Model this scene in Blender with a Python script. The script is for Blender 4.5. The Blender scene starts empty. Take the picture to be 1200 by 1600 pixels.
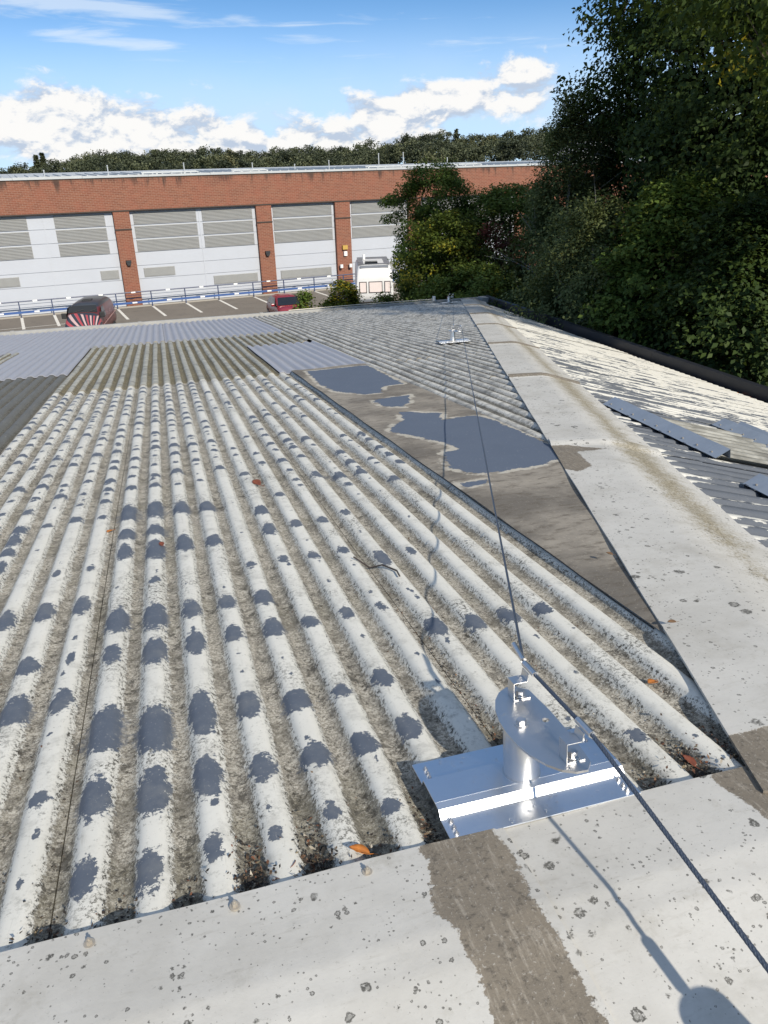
import bpy, math, random
import numpy as np
from mathutils import Vector, Matrix, Euler

random.seed(7); rng = np.random.default_rng(11)
scene = bpy.context.scene
col = scene.collection
rad = math.radians

# ------------------------------------------------------------------ camera
CZ = 8.0                                   # eye height above the car park
FPX = 1206.17                              # focal length in pixels of a 1200 x 1600 picture
PITCH, ROLL, YAW = rad(23.6066), rad(1.7774), rad(-15.3617)
_cp, _sp, _cr, _sr = math.cos(PITCH), math.sin(PITCH), math.cos(ROLL), math.sin(ROLL)
_M = np.array([[1, 0, 0], [0, -_sp, _cp], [0, -_cp, -_sp]]) @ np.array([[_cr, -_sr, 0], [_sr, _cr, 0], [0, 0, 1]])
_c, _s = math.cos(YAW), math.sin(YAW)
WM = np.array([[_c, -_s, 0], [_s, _c, 0], [0, 0, 1]]) @ _M      # columns: right, down, forward
cam = bpy.data.cameras.new('camera'); camo = bpy.data.objects.new('camera', cam); col.objects.link(camo)
R = Matrix(((WM[0][0], -WM[0][1], -WM[0][2]), (WM[1][0], -WM[1][1], -WM[1][2]), (WM[2][0], -WM[2][1], -WM[2][2])))
camo.matrix_world = Matrix.Translation((0, 0, CZ)) @ R.to_4x4()
cam.sensor_fit = 'VERTICAL'; cam.sensor_height = 36.0; cam.lens = 36.0 * FPX / 1600
cam.clip_start = 0.05; cam.clip_end = 6000
scene.camera = camo

def ray(px, py):
    return WM @ np.array([(px - 600) / FPX, (py - 800) / FPX, 1.0])
def azel(px, py):
    d = ray(px, py); return math.atan2(d[0], d[1]), math.atan2(d[2], math.hypot(d[0], d[1]))
def spot(px, dist):                         # ground point seen in the direction of picture column px
    d = ray(px, 300.0); k = dist / math.hypot(d[0], d[1]); return d[0] * k, d[1] * k

# ------------------------------------------------------------------ sun and sky
SUN_EL, SUN_AZ = rad(33), rad(166)          # azimuth clockwise from +Y
sd = Vector((math.sin(SUN_AZ) * math.cos(SUN_EL), math.cos(SUN_AZ) * math.cos(SUN_EL), math.sin(SUN_EL)))
sun = bpy.data.lights.new('sun', 'SUN'); sun.energy = 4.6; sun.angle = rad(0.9); sun.color = (1.0, 0.92, 0.79)
suno = bpy.data.objects.new('sun', sun); col.objects.link(suno)
suno.rotation_euler = sd.to_track_quat('Z', 'Y').to_euler(); suno.location = (20, -60, 60)

world = bpy.data.worlds.new('World'); scene.world = world; world.use_nodes = True
scene.view_settings.view_transform = 'Standard'; scene.view_settings.look = 'None'
scene.view_settings.gamma = 1; scene.view_settings.use_curve_mapping = False
scene.view_settings.exposure = 0.35

def build_world():
    t = world.node_tree; t.nodes.clear()
    N = t.nodes.new; L = t.links.new
    def put(sock, v):
        if isinstance(v, bpy.types.NodeSocket): L(v, sock)
        else: sock.default_value = v
    def m(op, a, b=0.0, c=0.0, clamp=False):
        n = N('ShaderNodeMath'); n.operation = op; n.use_clamp = clamp
        put(n.inputs[0], a); put(n.inputs[1], b); put(n.inputs[2], c); return n.outputs[0]
    def sm(x, a, b):
        n = N('ShaderNodeMapRange'); n.interpolation_type = 'SMOOTHSTEP'; put(n.inputs[0], x)
        n.inputs[1].default_value = a; n.inputs[2].default_value = b; return n.outputs[0]
    def mixc(f, a, b):
        n = N('ShaderNodeMix'); n.data_type = 'RGBA'; put(n.inputs[0], f); put(n.inputs[6], a); put(n.inputs[7], b); return n.outputs[2]
    def xyz(x, y, z):
        n = N('ShaderNodeCombineXYZ'); put(n.inputs[0], x); put(n.inputs[1], y); put(n.inputs[2], z); return n.outputs[0]
    def noise(v, sc, det=5, ro=.55, dist=0.0):
        n = N('ShaderNodeTexNoise'); put(n.inputs['Vector'], v); n.inputs['Scale'].default_value = sc
        n.inputs['Detail'].default_value = det; n.inputs['Roughness'].default_value = ro; n.inputs['Distortion'].default_value = dist
        return n.outputs['Fac']
    tc = N('ShaderNodeTexCoord'); sep = N('ShaderNodeSeparateXYZ'); L(tc.outputs['Generated'], sep.inputs[0])
    x, y, z = sep.outputs
    sky = N('ShaderNodeTexSky'); sky.sky_type = 'NISHITA'; sky.sun_disc = False
    sky.sun_elevation = SUN_EL; sky.sun_rotation = SUN_AZ
    sky.air_density = 1.0; sky.dust_density = 0.35; sky.ozone_density = 2.2; sky.altitude = 80
    # the lookup climbs faster than the true elevation: a deep clear blue not far above the horizon
    zz = m('ADD', m('MULTIPLY', m('MAXIMUM', z, 0.0), 2.1), 0.05)
    put(sky.inputs[0], xyz(x, y, zz))
    az = m('MULTIPLY', m('ARCTAN2', x, y), 57.2958)
    el = m('MULTIPLY', m('ARCSINE', z), 57.2958)
    P = xyz(m('MULTIPLY', az, .1), m('MULTIPLY', el, .17), 0.0)
    P2 = xyz(m('MULTIPLY', m('ADD', az, -.25), .1), m('MULTIPLY', m('ADD', el, .55), .17), 0.0)
    def dens(v): return noise(v, 3.3, 9, .60, .2)
    d1, d2 = dens(P), dens(P2)
    def blob(px, py, rx, ry, amp):
        a, e = azel(px, py); a *= 57.2958; e *= 57.2958
        k = 4.6 / 100
        u = m('DIVIDE', m('SUBTRACT', az, a), rx * k); v = m('DIVIDE', m('SUBTRACT', el, e), ry * k)
        r = m('ADD', m('MULTIPLY', u, u), m('MULTIPLY', v, v))
        return m('MULTIPLY', m('POWER', 2.718, m('MULTIPLY', r, -1.0)), amp)
    acc = None
    for b in ((150, 200, 170, 44, .42), (20, 185, 110, 46, .36), (300, 212, 120, 34, .32), (110, 160, 60, 22, .12), (590, 195, 120, 42, .40), (650, 165, 90, 32, .18), (480, 225, 100, 24, .26),
              (800, 118, 75, 34, .36), (730, 155, 120, 32, .28), (820, 168, 40, 16, .2), (420, 236, 520, 18, .18)):
        v = blob(*b); acc = v if acc is None else m('ADD', acc, v)
    band = m('MULTIPLY', sm(el, 0.5, 2.5), m('SUBTRACT', 1.0, sm(el, 5.0, 8.0)))
    gen = m('MULTIPLY', band, m('MULTIPLY', sm(noise(xyz(m('MULTIPLY', az, .02), 3.0, 0.0), 2.0, 2), .45, .65), .24))
    inside = m('MULTIPLY', sm(az, -22., -12.), m('SUBTRACT', 1.0, sm(az, 38., 48.)))
    gen = m('MULTIPLY', gen, m('SUBTRACT', 1.0, inside))
    acc = m('ADD', acc, gen)
    dd = m('ADD', m('MULTIPLY', m('SUBTRACT', d1, 0.5), 1.35), m('SUBTRACT', acc, .27))
    cov = sm(dd, -.05, .20)
    lit = sm(m('ADD', m('SUBTRACT', d1, d2), m('MULTIPLY', dd, .25)), -.07, .10)
    ccol = mixc(lit, (3.2, 3.75, 4.6, 1), (5.9, 5.85, 5.75, 1))
    # thin streaks higher up
    wv = xyz(m('MULTIPLY', az, .05), m('MULTIPLY', el, .5), 2.0)
    wn = noise(wv, 3.0, 6, .6, .4)
    wac = None
    for b in ((245, 75, 60, 9, .34), (130, 55, 80, 10, .26), (90, 6, 120, 13, .42), (465, 38, 60, 9, .22), (470, 60, 70, 8, .22), (290, 40, 40, 6, .2), (780, 68, 100, 9, .2), (205, 25, 50, 9, .24), (380, 28, 30, 7, .2)):
        v = blob(*b); wac = v if wac is None else m('ADD', wac, v)
    wis = m('MULTIPLY', sm(m('ADD', m('SUBTRACT', wn, .62), wac), -.02, .28), .6)
    # pale veil towards the horizon
    veil = m('MULTIPLY', m('SUBTRACT', 1.0, sm(el, 3.0, 10.5)), m('ADD', .58, m('MULTIPLY', noise(P, 1.2, 4), .5)))
    tint = N('ShaderNodeMix'); tint.data_type = 'RGBA'; tint.blend_type = 'MULTIPLY'; tint.inputs[0].default_value = 1.0
    L(sky.outputs[0], tint.inputs[6]); tint.inputs[7].default_value = (.82, 1.11, 1.22, 1)
    # thin broken cloud overhead, unseen, continuing the streaks; added to whiten the fill light
    hi = m('MULTIPLY', sm(el, 34., 58.), sm(noise(xyz(m('MULTIPLY', x, 1.0), y, m('MULTIPLY', z, .6)), 2.2, 6, .6, .3), .34, .58))
    c = mixc(veil, tint.outputs[2], (3.7, 4.75, 6.0, 1))
    c = mixc(m('MULTIPLY', hi, .85), c, (5.2, 5.3, 5.4, 1))
    c = mixc(wis, c, (4.8, 5.4, 6.1, 1))
    c = mixc(cov, c, ccol)
    bg = N('ShaderNodeBackground'); L(c, bg.inputs[0]); bg.inputs[1].default_value = 0.13
    out = N('ShaderNodeOutputWorld'); L(bg.outputs[0], out.inputs[0])
build_world()

# ------------------------------------------------------------------ helpers
def wloc(o):
    v = np.zeros(3)
    while o is not None:
        v += np.array(o.location); o = o.parent
    return v
def mesh(name, V, F, mat=None, parent=None, attrs=None, smooth=False, world=False):
    V = np.asarray(V, dtype=np.float64).reshape(-1, 3)
    if world and parent is not None: V = V - wloc(parent)
    me = bpy.data.meshes.new(name)
    if isinstance(F, np.ndarray):
        n, k = F.shape
        me.vertices.add(len(V)); me.vertices.foreach_set('co', V.astype(np.float32).ravel())
        me.loops.add(n * k); me.loops.foreach_set('vertex_index', F.astype(np.int32).ravel())
        me.polygons.add(n); me.polygons.foreach_set('loop_start', np.arange(0, n * k, k, dtype=np.int32))
        me.polygons.foreach_set('loop_total', np.full(n, k, dtype=np.int32))
        me.update(calc_edges=True); me.validate()
    else:
        me.from_pydata([tuple(v) for v in V], [], [tuple(f) for f in F]); me.update()
    if attrs:
        for an, a in attrs.items():
            at = me.attributes.new(an, 'FLOAT', 'POINT'); at.data.foreach_set('value', np.asarray(a, dtype=np.float32))
    if smooth: me.polygons.foreach_set('use_smooth', np.ones(len(me.polygons), dtype=bool))
    if mat is not None: me.materials.append(mat)
    o = bpy.data.objects.new(name, me); col.objects.link(o)
    if parent is not None: o.parent = parent
    return o
def tag(o, label=None, cat=None, group=None, kind=None):
    if label: o['label'] = label
    if cat: o['category'] = cat
    if group: o['group'] = group
    if kind: o['kind'] = kind
    return o
def empty(name, loc, label=None, cat=None, group=None, rz=0.0):
    o = bpy.data.objects.new(name, None); col.objects.link(o); o.location = loc; o.rotation_euler = (0, 0, rz)
    o.empty_display_size = .1
    return tag(o, label, cat, group)
def copy_tree(o, parent=None):
    c = o.copy(); col.objects.link(c); c.parent = parent
    for ch in list(o.children): copy_tree(ch, c)
    return c

class MB:
    """collects simple solids into one mesh"""
    def __init__(s): s.V = []; s.F = []
    def add(s, V, F):
        b = len(s.V); s.V += [tuple(v) for v in V]; s.F += [tuple(i + b for i in f) for f in F]; return s
    def box(s, lo, hi, rot=None, piv=None):
        x0, y0, z0 = lo; x1, y1, z1 = hi
        V = [Vector(p) for p in ((x0, y0, z0), (x1, y0, z0), (x1, y1, z0), (x0, y1, z0), (x0, y0, z1), (x1, y0, z1), (x1, y1, z1), (x0, y1, z1))]
        if rot is not None:
            c = Vector(piv) if piv is not None else sum(V, Vector()) / 8
            V = [rot @ (v - c) + c for v in V]
        return s.add(V, [(0, 3, 2, 1), (4, 5, 6, 7), (0, 1, 5, 4), (1, 2, 6, 5), (2, 3, 7, 6), (3, 0, 4, 7)])
    def cyl(s, p0, p1, r0, r1=None, n=12, cap=True):
        r1 = r0 if r1 is None else r1
        p0 = Vector(p0); p1 = Vector(p1); d = (p1 - p0).normalized()
        a = d.orthogonal().normalized(); b = d.cross(a)
        V = []; F = []
        for p, r in ((p0, r0), (p1, r1)):
            for i in range(n):
                t = 2 * math.pi * i / n; V.append(p + (a * math.cos(t) + b * math.sin(t)) * r)
        for i in range(n): F.append((i, (i + 1) % n, n + (i + 1) % n, n + i))
        if cap: F.append(tuple(range(n - 1, -1, -1))); F.append(tuple(range(n, 2 * n)))
        return s.add(V, F)
    def tube(s, pts, rs, n=8, lobes=0, twist=0.0):
        pts = [Vector(p) for p in pts]; V = []; F = []; a = None; ang = 0.0
        for i, p in enumerate(pts):
            d = (pts[min(i + 1, len(pts) - 1)] - pts[max(i - 1, 0)]).normalized()
            if a is None: a = d.orthogonal().normalized()
            a = (a - d * a.dot(d)).normalized(); b = d.cross(a)
            if i: ang += twist * (p - pts[i - 1]).length
            r = rs[i] if hasattr(rs, '__len__') else rs
            for k in range(n):
                t = 2 * math.pi * k / n; rr = r * (1 + (0.16 * abs(math.cos(lobes * t / 2)) - .08 if lobes else 0))
                V.append(p + (a * math.cos(t + ang) + b * math.sin(t + ang)) * rr)
        m = len(pts)
        for i in range(m - 1):
            for k in range(n): F.append((i * n + k, i * n + (k + 1) % n, (i + 1) * n + (k + 1) % n, (i + 1) * n + k))
        F.append(tuple(range(n - 1, -1, -1))); F.append(tuple(range((m - 1) * n, m * n)))
        return s.add(V, F)
    def prism(s, poly, d0, d1, axis):
        """poly: 2-D outline, axis: function (u, v, w) -> point"""
        n = len(poly); V = [axis(u, v, d0) for u, v in poly] + [axis(u, v, d1) for u, v in poly]
        F = [tuple(range(n - 1, -1, -1)), tuple(range(n, 2 * n))] + [(i, (i + 1) % n, n + (i + 1) % n, n + i) for i in range(n)]
        return s.add(V, F)
    def strip(s, prof, d0, d1, th, axis):
        """open 2-D profile given a thickness, swept from d0 to d1"""
        up = []
        for i, (u, v) in enumerate(prof):
            a = Vector(prof[max(i - 1, 0)]); b = Vector(prof[min(i + 1, len(prof) - 1)]); t = (b - a).normalized()
            up.append((u - t.y * th, v + t.x * th))
        for i in range(len(prof) - 1):
            q = [prof[i], prof[i + 1], up[i + 1], up[i]]
            s.prism(q, d0, d1, axis)
        return s
    def build(s, name, mat=None, parent=None, smooth=False, world=False, bevel=0.0, kind=None):
        o = mesh(name, s.V, s.F, mat, parent, None, False, world)
        if smooth:
            o.data.polygons.foreach_set('use_smooth', np.ones(len(o.data.polygons), dtype=bool))
            o.data.set_sharp_from_angle(angle=rad(35))
        if bevel:
            md = o.modifiers.new('bevel', 'BEVEL'); md.width = bevel; md.segments = 2; md.limit_method = 'ANGLE'; md.angle_limit = rad(40)
        if kind: o['kind'] = kind
        return o

class G:
    """small node-graph writer"""
    def __init__(s, name):
        s.m = bpy.data.materials.new(name); s.m.use_nodes = True; s.t = s.m.node_tree; s.b = s.t.nodes['Principled BSDF']
        s.o = [n for n in s.t.nodes if n.type == 'OUTPUT_MATERIAL'][0]
        s.geo = s.n('ShaderNodeNewGeometry'); s.pos = s.geo.outputs['Position']
        s.tc = s.n('ShaderNodeTexCoord'); s.obj = s.tc.outputs['Object']
    def n(s, t): return s.t.nodes.new(t)
    def put(s, sock, v):
        if isinstance(v, bpy.types.NodeSocket): s.t.links.new(v, sock)
        elif isinstance(v, (tuple, list)) and len(v) == 3 and sock.type == 'RGBA': sock.default_value = (*v, 1)
        else: sock.default_value = v
    def math(s, op, a, b=0.0, c=0.0, clamp=False):
        n = s.n('ShaderNodeMath'); n.operation = op; n.use_clamp = clamp
        s.put(n.inputs[0], a); s.put(n.inputs[1], b); s.put(n.inputs[2], c); return n.outputs[0]
    def add(s, a, b): return s.math('ADD', a, b)
    def sub(s, a, b): return s.math('SUBTRACT', a, b)
    def mul(s, a, b): return s.math('MULTIPLY', a, b)
    def inv(s, a): return s.math('SUBTRACT', 1.0, a)
    def noise(s, scale, detail=4, rough=.55, vec=None, dist=0.0):
        n = s.n('ShaderNodeTexNoise'); s.put(n.inputs['Vector'], vec if vec is not None else s.pos)
        n.inputs['Scale'].default_value = scale; n.inputs['Detail'].default_value = detail
        n.inputs['Roughness'].default_value = rough; n.inputs['Distortion'].default_value = dist
        return n.outputs['Fac']
    def voro(s, scale, vec=None, out='Distance', feature='F1'):
        n = s.n('ShaderNodeTexVoronoi'); n.feature = feature; s.put(n.inputs['Vector'], vec if vec is not None else s.pos)
        n.inputs['Scale'].default_value = scale; return n.outputs[out]
    def sep(s, v):
        n = s.n('ShaderNodeSeparateXYZ'); s.put(n.inputs[0], v); return n.outputs
    def vec(s, x, y, z):
        n = s.n('ShaderNodeCombineXYZ'); s.put(n.inputs[0], x); s.put(n.inputs[1], y); s.put(n.inputs[2], z); return n.outputs[0]
    def scl(s, v, k):
        n = s.n('ShaderNodeVectorMath'); n.operation = 'MULTIPLY'; s.put(n.inputs[0], v); n.inputs[1].default_value = k; return n.outputs[0]
    def sm(s, x, a, b):
        n = s.n('ShaderNodeMapRange'); n.interpolation_type = 'SMOOTHSTEP'; s.put(n.inputs[0], x)
        n.inputs[1].default_value = a; n.inputs[2].default_value = b; return n.outputs[0]
    def mix(s, f, a, b):
        n = s.n('ShaderNodeMix'); n.data_type = 'RGBA'; s.put(n.inputs[0], f)
        s.put(n.inputs[6], (*a, 1) if isinstance(a, tuple) and len(a) == 3 else a)
        s.put(n.inputs[7], (*b, 1) if isinstance(b, tuple) and len(b) == 3 else b); return n.outputs[2]
    def attr(s, name):
        n = s.n('ShaderNodeAttribute'); n.attribute_name = name; return n.outputs['Fac']
    def bump(s, h, strength=.3, dist=.01, normal=None):
        n = s.n('ShaderNodeBump'); s.put(n.inputs['Height'], h); n.inputs['Strength'].default_value = strength
        n.inputs['Distance'].default_value = dist
        if normal is not None: s.put(n.inputs['Normal'], normal)
        return n.outputs[0]
    def out(s, color=None, rough=.6, metal=0.0, normal=None, spec=None):
        if color is not None: s.put(s.b.inputs['Base Color'], color)
        s.put(s.b.inputs['Roughness'], rough); s.put(s.b.inputs['Metallic'], metal)
        if normal is not None: s.put(s.b.inputs['Normal'], normal)
        if spec is not None: s.b.inputs['Specular IOR Level'].default_value = spec
        return s.m
def plain(name, c, rough=.6, metal=0.0, var=.12, scale=6.0, bump=0.0, spec=None):
    if name in bpy.data.materials: return bpy.data.materials[name]
    g = G(name); k = g.noise(scale, 5, .6)
    cc = g.mix(k, tuple(max(0, v * (1 - var)) for v in c), tuple(min(1, v * (1 + var)) for v in c))
    r = g.add(rough - .08, g.mul(g.noise(scale * 3, 3), .16))
    return g.out(cc, r, metal, g.bump(g.noise(scale * 8, 4), bump, .005) if bump else None, spec)

# ------------------------------------------------------------------ roof geometry
SL = math.tan(rad(5.7945)); KR = 2.82 * SL
HC = 1.317                                   # eye above the plane of the crests, measured straight down
RY = 0.98                                    # the ridge we stand on
ZR = CZ - HC - SL * RY                       # ridge height
PIT = 0.146; X0 = -0.409                     # corrugation pitch, and one valley line
EX, EY = 9.58, 22.72                         # eaves
zmain = lambda y: CZ - HC - SL * y           # far slope, crest plane
znear = lambda y: ZR - SL * (RY - y)         # slope at our feet
zend = lambda x: ZR - KR * (x - 1.6)         # hip end
hipx = lambda y: 1.6 + (y - RY) / 2.82
def profile(ph):
    """0 in the valley, 1 on the crest; ph in pitches from a valley"""
    q = np.abs(((np.asarray(ph) % 1.0) - .5)) * 2            # 0 on the crest, 1 in the valley
    return np.interp(q, [0, .22, .36, .50, .62, .74, .87, 1], [1, .98, .895, .62, .29, .09, .02, 0])
def sdf_poly(px, py, poly):
    """signed distance, positive inside"""
    poly = np.array(poly, float); d = np.full(px.shape, 1e9); ins = np.zeros(px.shape, bool); n = len(poly)
    for i in range(n):
        a, b = poly[i], poly[(i + 1) % n]; e = b - a
        wx, wy = px - a[0], py - a[1]
        t = np.clip((wx * e[0] + wy * e[1]) / (e @ e), 0, 1)
        d = np.minimum(d, (wx - t * e[0]) ** 2 + (wy - t * e[1]) ** 2)
        c = ((a[1] > py) != (b[1] > py)) & (px < (b[0] - a[0]) * (py - a[1]) / (b[1] - a[1] + 1e-12) + a[0])
        ins ^= c
    d = np.sqrt(d); return np.where(ins, d, -d)
PEEL = [(-0.33,3.66,0.034,0.125),(-0.18,3.64,0.052,0.153),(-0.04,3.68,0.041,0.128),(0.1,3.65,0.037,0.098),(-0.92,4.12,0.034,0.103),(-0.63,3.49,0.018,0.043),(-0.48,3.49,0.021,0.044),(-0.19,3.22,0.022,0.047),(0.24,3.23,0.022,0.048),(0.39,3.24,0.025,0.049),(0.25,2.83,0.04,0.077),(0.1,2.83,0.035,0.076),(-0.05,2.82,0.037,0.094),(-0.18,2.82,0.052,0.13),(-0.33,2.84,0.05,0.124),(-0.49,3.05,0.034,0.097),(-0.63,3.04,0.039,0.095),(-0.77,3.01,0.033,0.099),(-0.35,2.55,0.029,0.078),(-0.19,2.51,0.045,0.102),(-0.05,2.51,0.036,0.093),(0.1,2.53,0.034,0.069),(0.25,2.53,0.042,0.081),(-0.48,2.58,0.014,0.042),(-0.63,2.57,0.041,0.071),(-0.62,2.27,0.053,0.091),(-0.5,2.28,0.035,0.076),(-0.33,2.05,0.062,0.13),(-0.18,2.0,0.058,0.134),(-0.05,2.02,0.038,0.131),(0.09,2.02,0.036,0.081),(0.24,2.0,0.052,0.066),(0.24,1.7,0.048,0.058),(0.09,1.69,0.035,0.062),(-0.06,1.7,0.036,0.094),(-0.2,1.69,0.043,0.098),(-0.35,1.72,0.043,0.093),(-0.5,1.77,0.025,0.039),(-0.07,1.42,0.025,0.051),(-0.21,1.4,0.031,0.07),(-0.37,1.43,0.028,0.068),(-0.49,1.46,0.009,0.021),(0.08,1.42,0.019,0.026),(0.4,4.06,0.041,0.096),(0.39,3.71,0.035,0.103),(0.37,1.7,0.039,0.058),(0.38,2.0,0.035,0.045),(0.38,2.54,0.035,0.055),(0.53,3.24,0.028,0.058),(0.54,3.75,0.032,0.063),(0.68,3.75,0.029,0.064),(0.68,3.25,0.029,0.05),(0.54,2.56,0.028,0.056),(0.67,2.56,0.017,0.045),(0.52,2.03,0.031,0.062),(0.52,1.73,0.035,0.067),(0.83,3.07,0.03,0.1),(0.97,3.1,0.019,0.055),(0.82,2.32,0.037,0.079),(0.96,2.31,0.037,0.074),(1.1,2.31,0.036,0.07),(1.24,2.32,0.029,0.051),(0.83,3.83,0.026,0.056),(1.12,1.48,0.029,0.036),(0.22,1.45,0.021,0.041),(0.36,1.42,0.024,0.031),(0.9,4.69,0.054,0.08),(0.99,4.6,0.061,0.077),(1.12,4.61,0.031,0.078),(1.42,4.7,0.031,0.065),(-0.32,4.33,0.065,0.155),(-0.17,4.35,0.058,0.171),(-0.02,4.32,0.05,0.131),(0.12,4.29,0.05,0.104),(-0.32,3.94,0.046,0.099),(-0.17,3.96,0.057,0.089)]

# ------------------------------------------------------------------ roof materials
def lichen(g, c, amount_scale, scales=((11, .66), (24, .42), (48, .38), (95, .40)), vec=None, tone=(.13, .13, .12)):
    """round grey-black lichen spots of several sizes, each with a paler heart"""
    for i, (sc, th) in enumerate(scales):
        v = vec if vec is not None else g.pos
        wob = g.n('ShaderNodeVectorMath'); wob.operation = 'ADD'; g.put(wob.inputs[0], v)
        nn = g.n('ShaderNodeTexNoise'); g.put(nn.inputs['Vector'], v); nn.inputs['Scale'].default_value = sc * 4
        k = g.n('ShaderNodeVectorMath'); k.operation = 'SCALE'; g.put(k.inputs[0], nn.outputs['Color']); k.inputs['Scale'].default_value = .35 / sc
        g.put(wob.inputs[1], k.outputs[0])
        d = g.voro(sc, wob.outputs[0]); cc = g.sep(g.voro(sc, wob.outputs[0], 'Color'))
        patch = g.sm(g.noise(sc * .13, 3, .6, v), .40, .60)
        r = g.mul(g.sm(cc[0], th, 1.0), .34)
        r = g.mul(r, g.add(.35, g.mul(patch, .65)))
        spot_ = g.sm(g.sub(r, d), -.02, .05)
        heart = g.sm(g.sub(g.mul(r, .55), d), -.03, .05)
        brk = g.sm(g.noise(sc * 9, 3, .7, v), .32, .5)
        f = g.mul(g.mul(spot_, g.sub(1.0, g.mul(heart, .45))), g.mul(brk, amount_scale))
        c = g.mix(f, c, tone)
    return c

def sheet_material(name, paint, paint2, valley, valley2, moss, glo, ghi, peelcol=(.094, .110, .138), stain=0.0, speck=.6, band=0.0, mossamt=.4):
    g = G(name); p = g.attr('prof'); peel = g.attr('peel'); end = g.attr('near')
    s = g.sep(g.pos); ystr = g.vec(s[0], g.mul(s[1], .22), s[2])
    c = g.mix(g.noise(5, 5, .6), paint, paint2)
    c = g.mix(g.mul(g.sm(g.noise(9, 7, .72), .50, .70), .6), c, tuple(v * .66 for v in paint2))
    scr = g.noise(1.0, 5, .7, g.vec(g.mul(s[0], 55.0), g.mul(s[1], 6.0), 0.0))
    c = g.mix(g.mul(g.sm(scr, .58, .72), .4), c, (.34, .32, .27))
    # specks on the flanks
    flank = g.sm(g.sub(1.0, p), .12, .55)
    sp = g.mul(g.sm(g.noise(78, 5, .85), .515, .555), g.mul(g.sm(g.add(g.noise(2.6, 5, .65), g.mul(flank, .34)), .48, .68), speck))
    c = g.mix(sp, c, (.075, .07, .055))
    c = g.mix(g.mul(g.sm(g.noise(62, 5, .85), .60, .64), .6), c, (.20, .19, .16))
    c = g.mix(g.mul(g.sm(g.noise(24, 6, .8), .58, .66), .45), c, (.33, .325, .29))
    # grime lying in the valley
    w = g.add(g.sub(1.0, p), g.add(g.mul(g.sub(g.noise(26, 6, .72), .5), .85), g.mul(g.sub(g.noise(1.9, 5, .65, ystr), .5), 1.15)))
    w = g.add(w, g.mul(g.sub(g.noise(110, 4, .8), .5), 1.05))
    w = g.add(w, g.mul(end, .25))
    grime = g.sm(w, glo, ghi)
    grain = g.noise(115, 4, .85); gr = g.sm(grain, .40, .60)
    vc = g.mix(gr, valley, valley2)
    vc = g.mix(g.mul(g.sm(g.noise(11, 6, .7), .46, .66), .65), vc, tuple(v * .45 for v in valley))
    mo = g.mul(g.sm(g.add(g.noise(3.2, 5, .65), g.mul(end, .18)), .5, .68), mossamt)
    vc = g.mix(mo, vc, moss)
    vc = g.mix(g.mul(g.sm(g.noise(58, 6, .85), .53, .58), .85), vc, (.05, .042, .03))
    vc = g.mix(g.mul(g.sm(g.noise(85, 5, .85), .58, .63), .75), vc, (.60, .57, .50))
    vc = g.mix(g.mul(g.sm(g.noise(4.5, 6, .75), .52, .62), .55), vc, (.085, .075, .055))
    cl = g.mul(g.sm(g.noise(21, 6, .8), .53, .58), g.sm(g.add(g.noise(1.3, 4, .6), g.mul(end, .22)), .42, .56))
    vc = g.mix(g.mul(cl, .85), vc, (.035, .030, .022))
    c = g.mix(g.mul(grime, .93), c, vc)
    # black mould blotches
    bl = g.mul(g.sm(g.noise(28, 5, .75), .60, .70), g.sm(g.add(g.noise(1.1, 3), g.mul(flank, .12)), .52, .68))
    c = g.mix(g.mul(bl, .75), c, (.05, .048, .042))
    if band:      # dark cross bands of algae on the crests
        vb = g.vec(g.mul(s[0], 3.0), g.mul(s[1], 9.0), 0.0)
        b = g.mul(g.sm(g.noise(1.3, 4, .6, vb), .47, .66), g.sm(p, .35, .75))
        c = g.mix(g.mul(b, band), c, (.07, .068, .06))
    if stain:
        st = g.mul(g.sm(g.noise(2.4, 6, .65, g.vec(g.mul(s[0], 1.6), g.mul(s[1], .8), 0.0)), .45, .7), stain)
        c = g.mix(st, c, (.11, .108, .10))
        c = g.mix(g.mul(g.sm(g.noise(60, 3, .7), .5, .62), stain * .5), c, (.10, .10, .095))
    # paint flaked off the crest
    f = g.add(peel, g.add(g.mul(g.sub(g.noise(62, 6, .75), .5), 1.5), g.mul(g.sub(g.noise(21, 4, .6), .5), 1.1)))
    f = g.sub(f, .05)
    pm = g.sm(f, .0, .035)
    pc = g.mix(g.noise(18, 5, .65), tuple(v * .86 for v in peelcol), tuple(v * 1.2 for v in peelcol))
    pc = g.mix(g.mul(g.sm(g.noise(9, 5, .7), .45, .7), .45), pc, (.175, .18, .18))
    pc = g.mix(g.mul(g.sm(g.noise(100, 4, .75), .61, .68), .5), pc, (.42, .41, .38))
    pm = g.mul(pm, g.sub(1.0, g.mul(grime, .55)))
    c = g.mix(pm, c, pc)
    h = g.add(g.mul(g.sub(1.0, pm), .25), g.mul(g.mul(grime, grain), 1.1))
    h = g.add(h, g.mul(g.noise(90, 4, .7), .12))
    nrm = g.bump(h, .42, .006)
    return g.out(c, g.add(.62, g.mul(grime, .3)), 0, nrm, .35)

WHITE = sheet_material('white_painted_cement', (.69, .675, .615), (.56, .545, .485), (.195, .174, .138), (.50, .47, .40), (.080, .070, .030), .60, .77, speck=1.0)
MOSSY = sheet_material('mossy_cement', (.47, .46, .40), (.36, .35, .29), (.125, .10, .045), (.22, .185, .10), (.075, .068, .022), .30, .62, stain=.25, band=.75, mossamt=.8)
GREYW = sheet_material('weathered_cement', (.68, .66, .60), (.50, .48, .43), (.13, .122, .10), (.27, .255, .215), (.07, .065, .04), .40, .72, stain=.70, mossamt=.4, band=.6)
DARKS = sheet_material('dark_cement', (.135, .135, .12), (.115, .113, .10), (.085, .082, .068), (.14, .135, .11), (.07, .065, .04), .5, .9, mossamt=.3, speck=.3)

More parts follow.
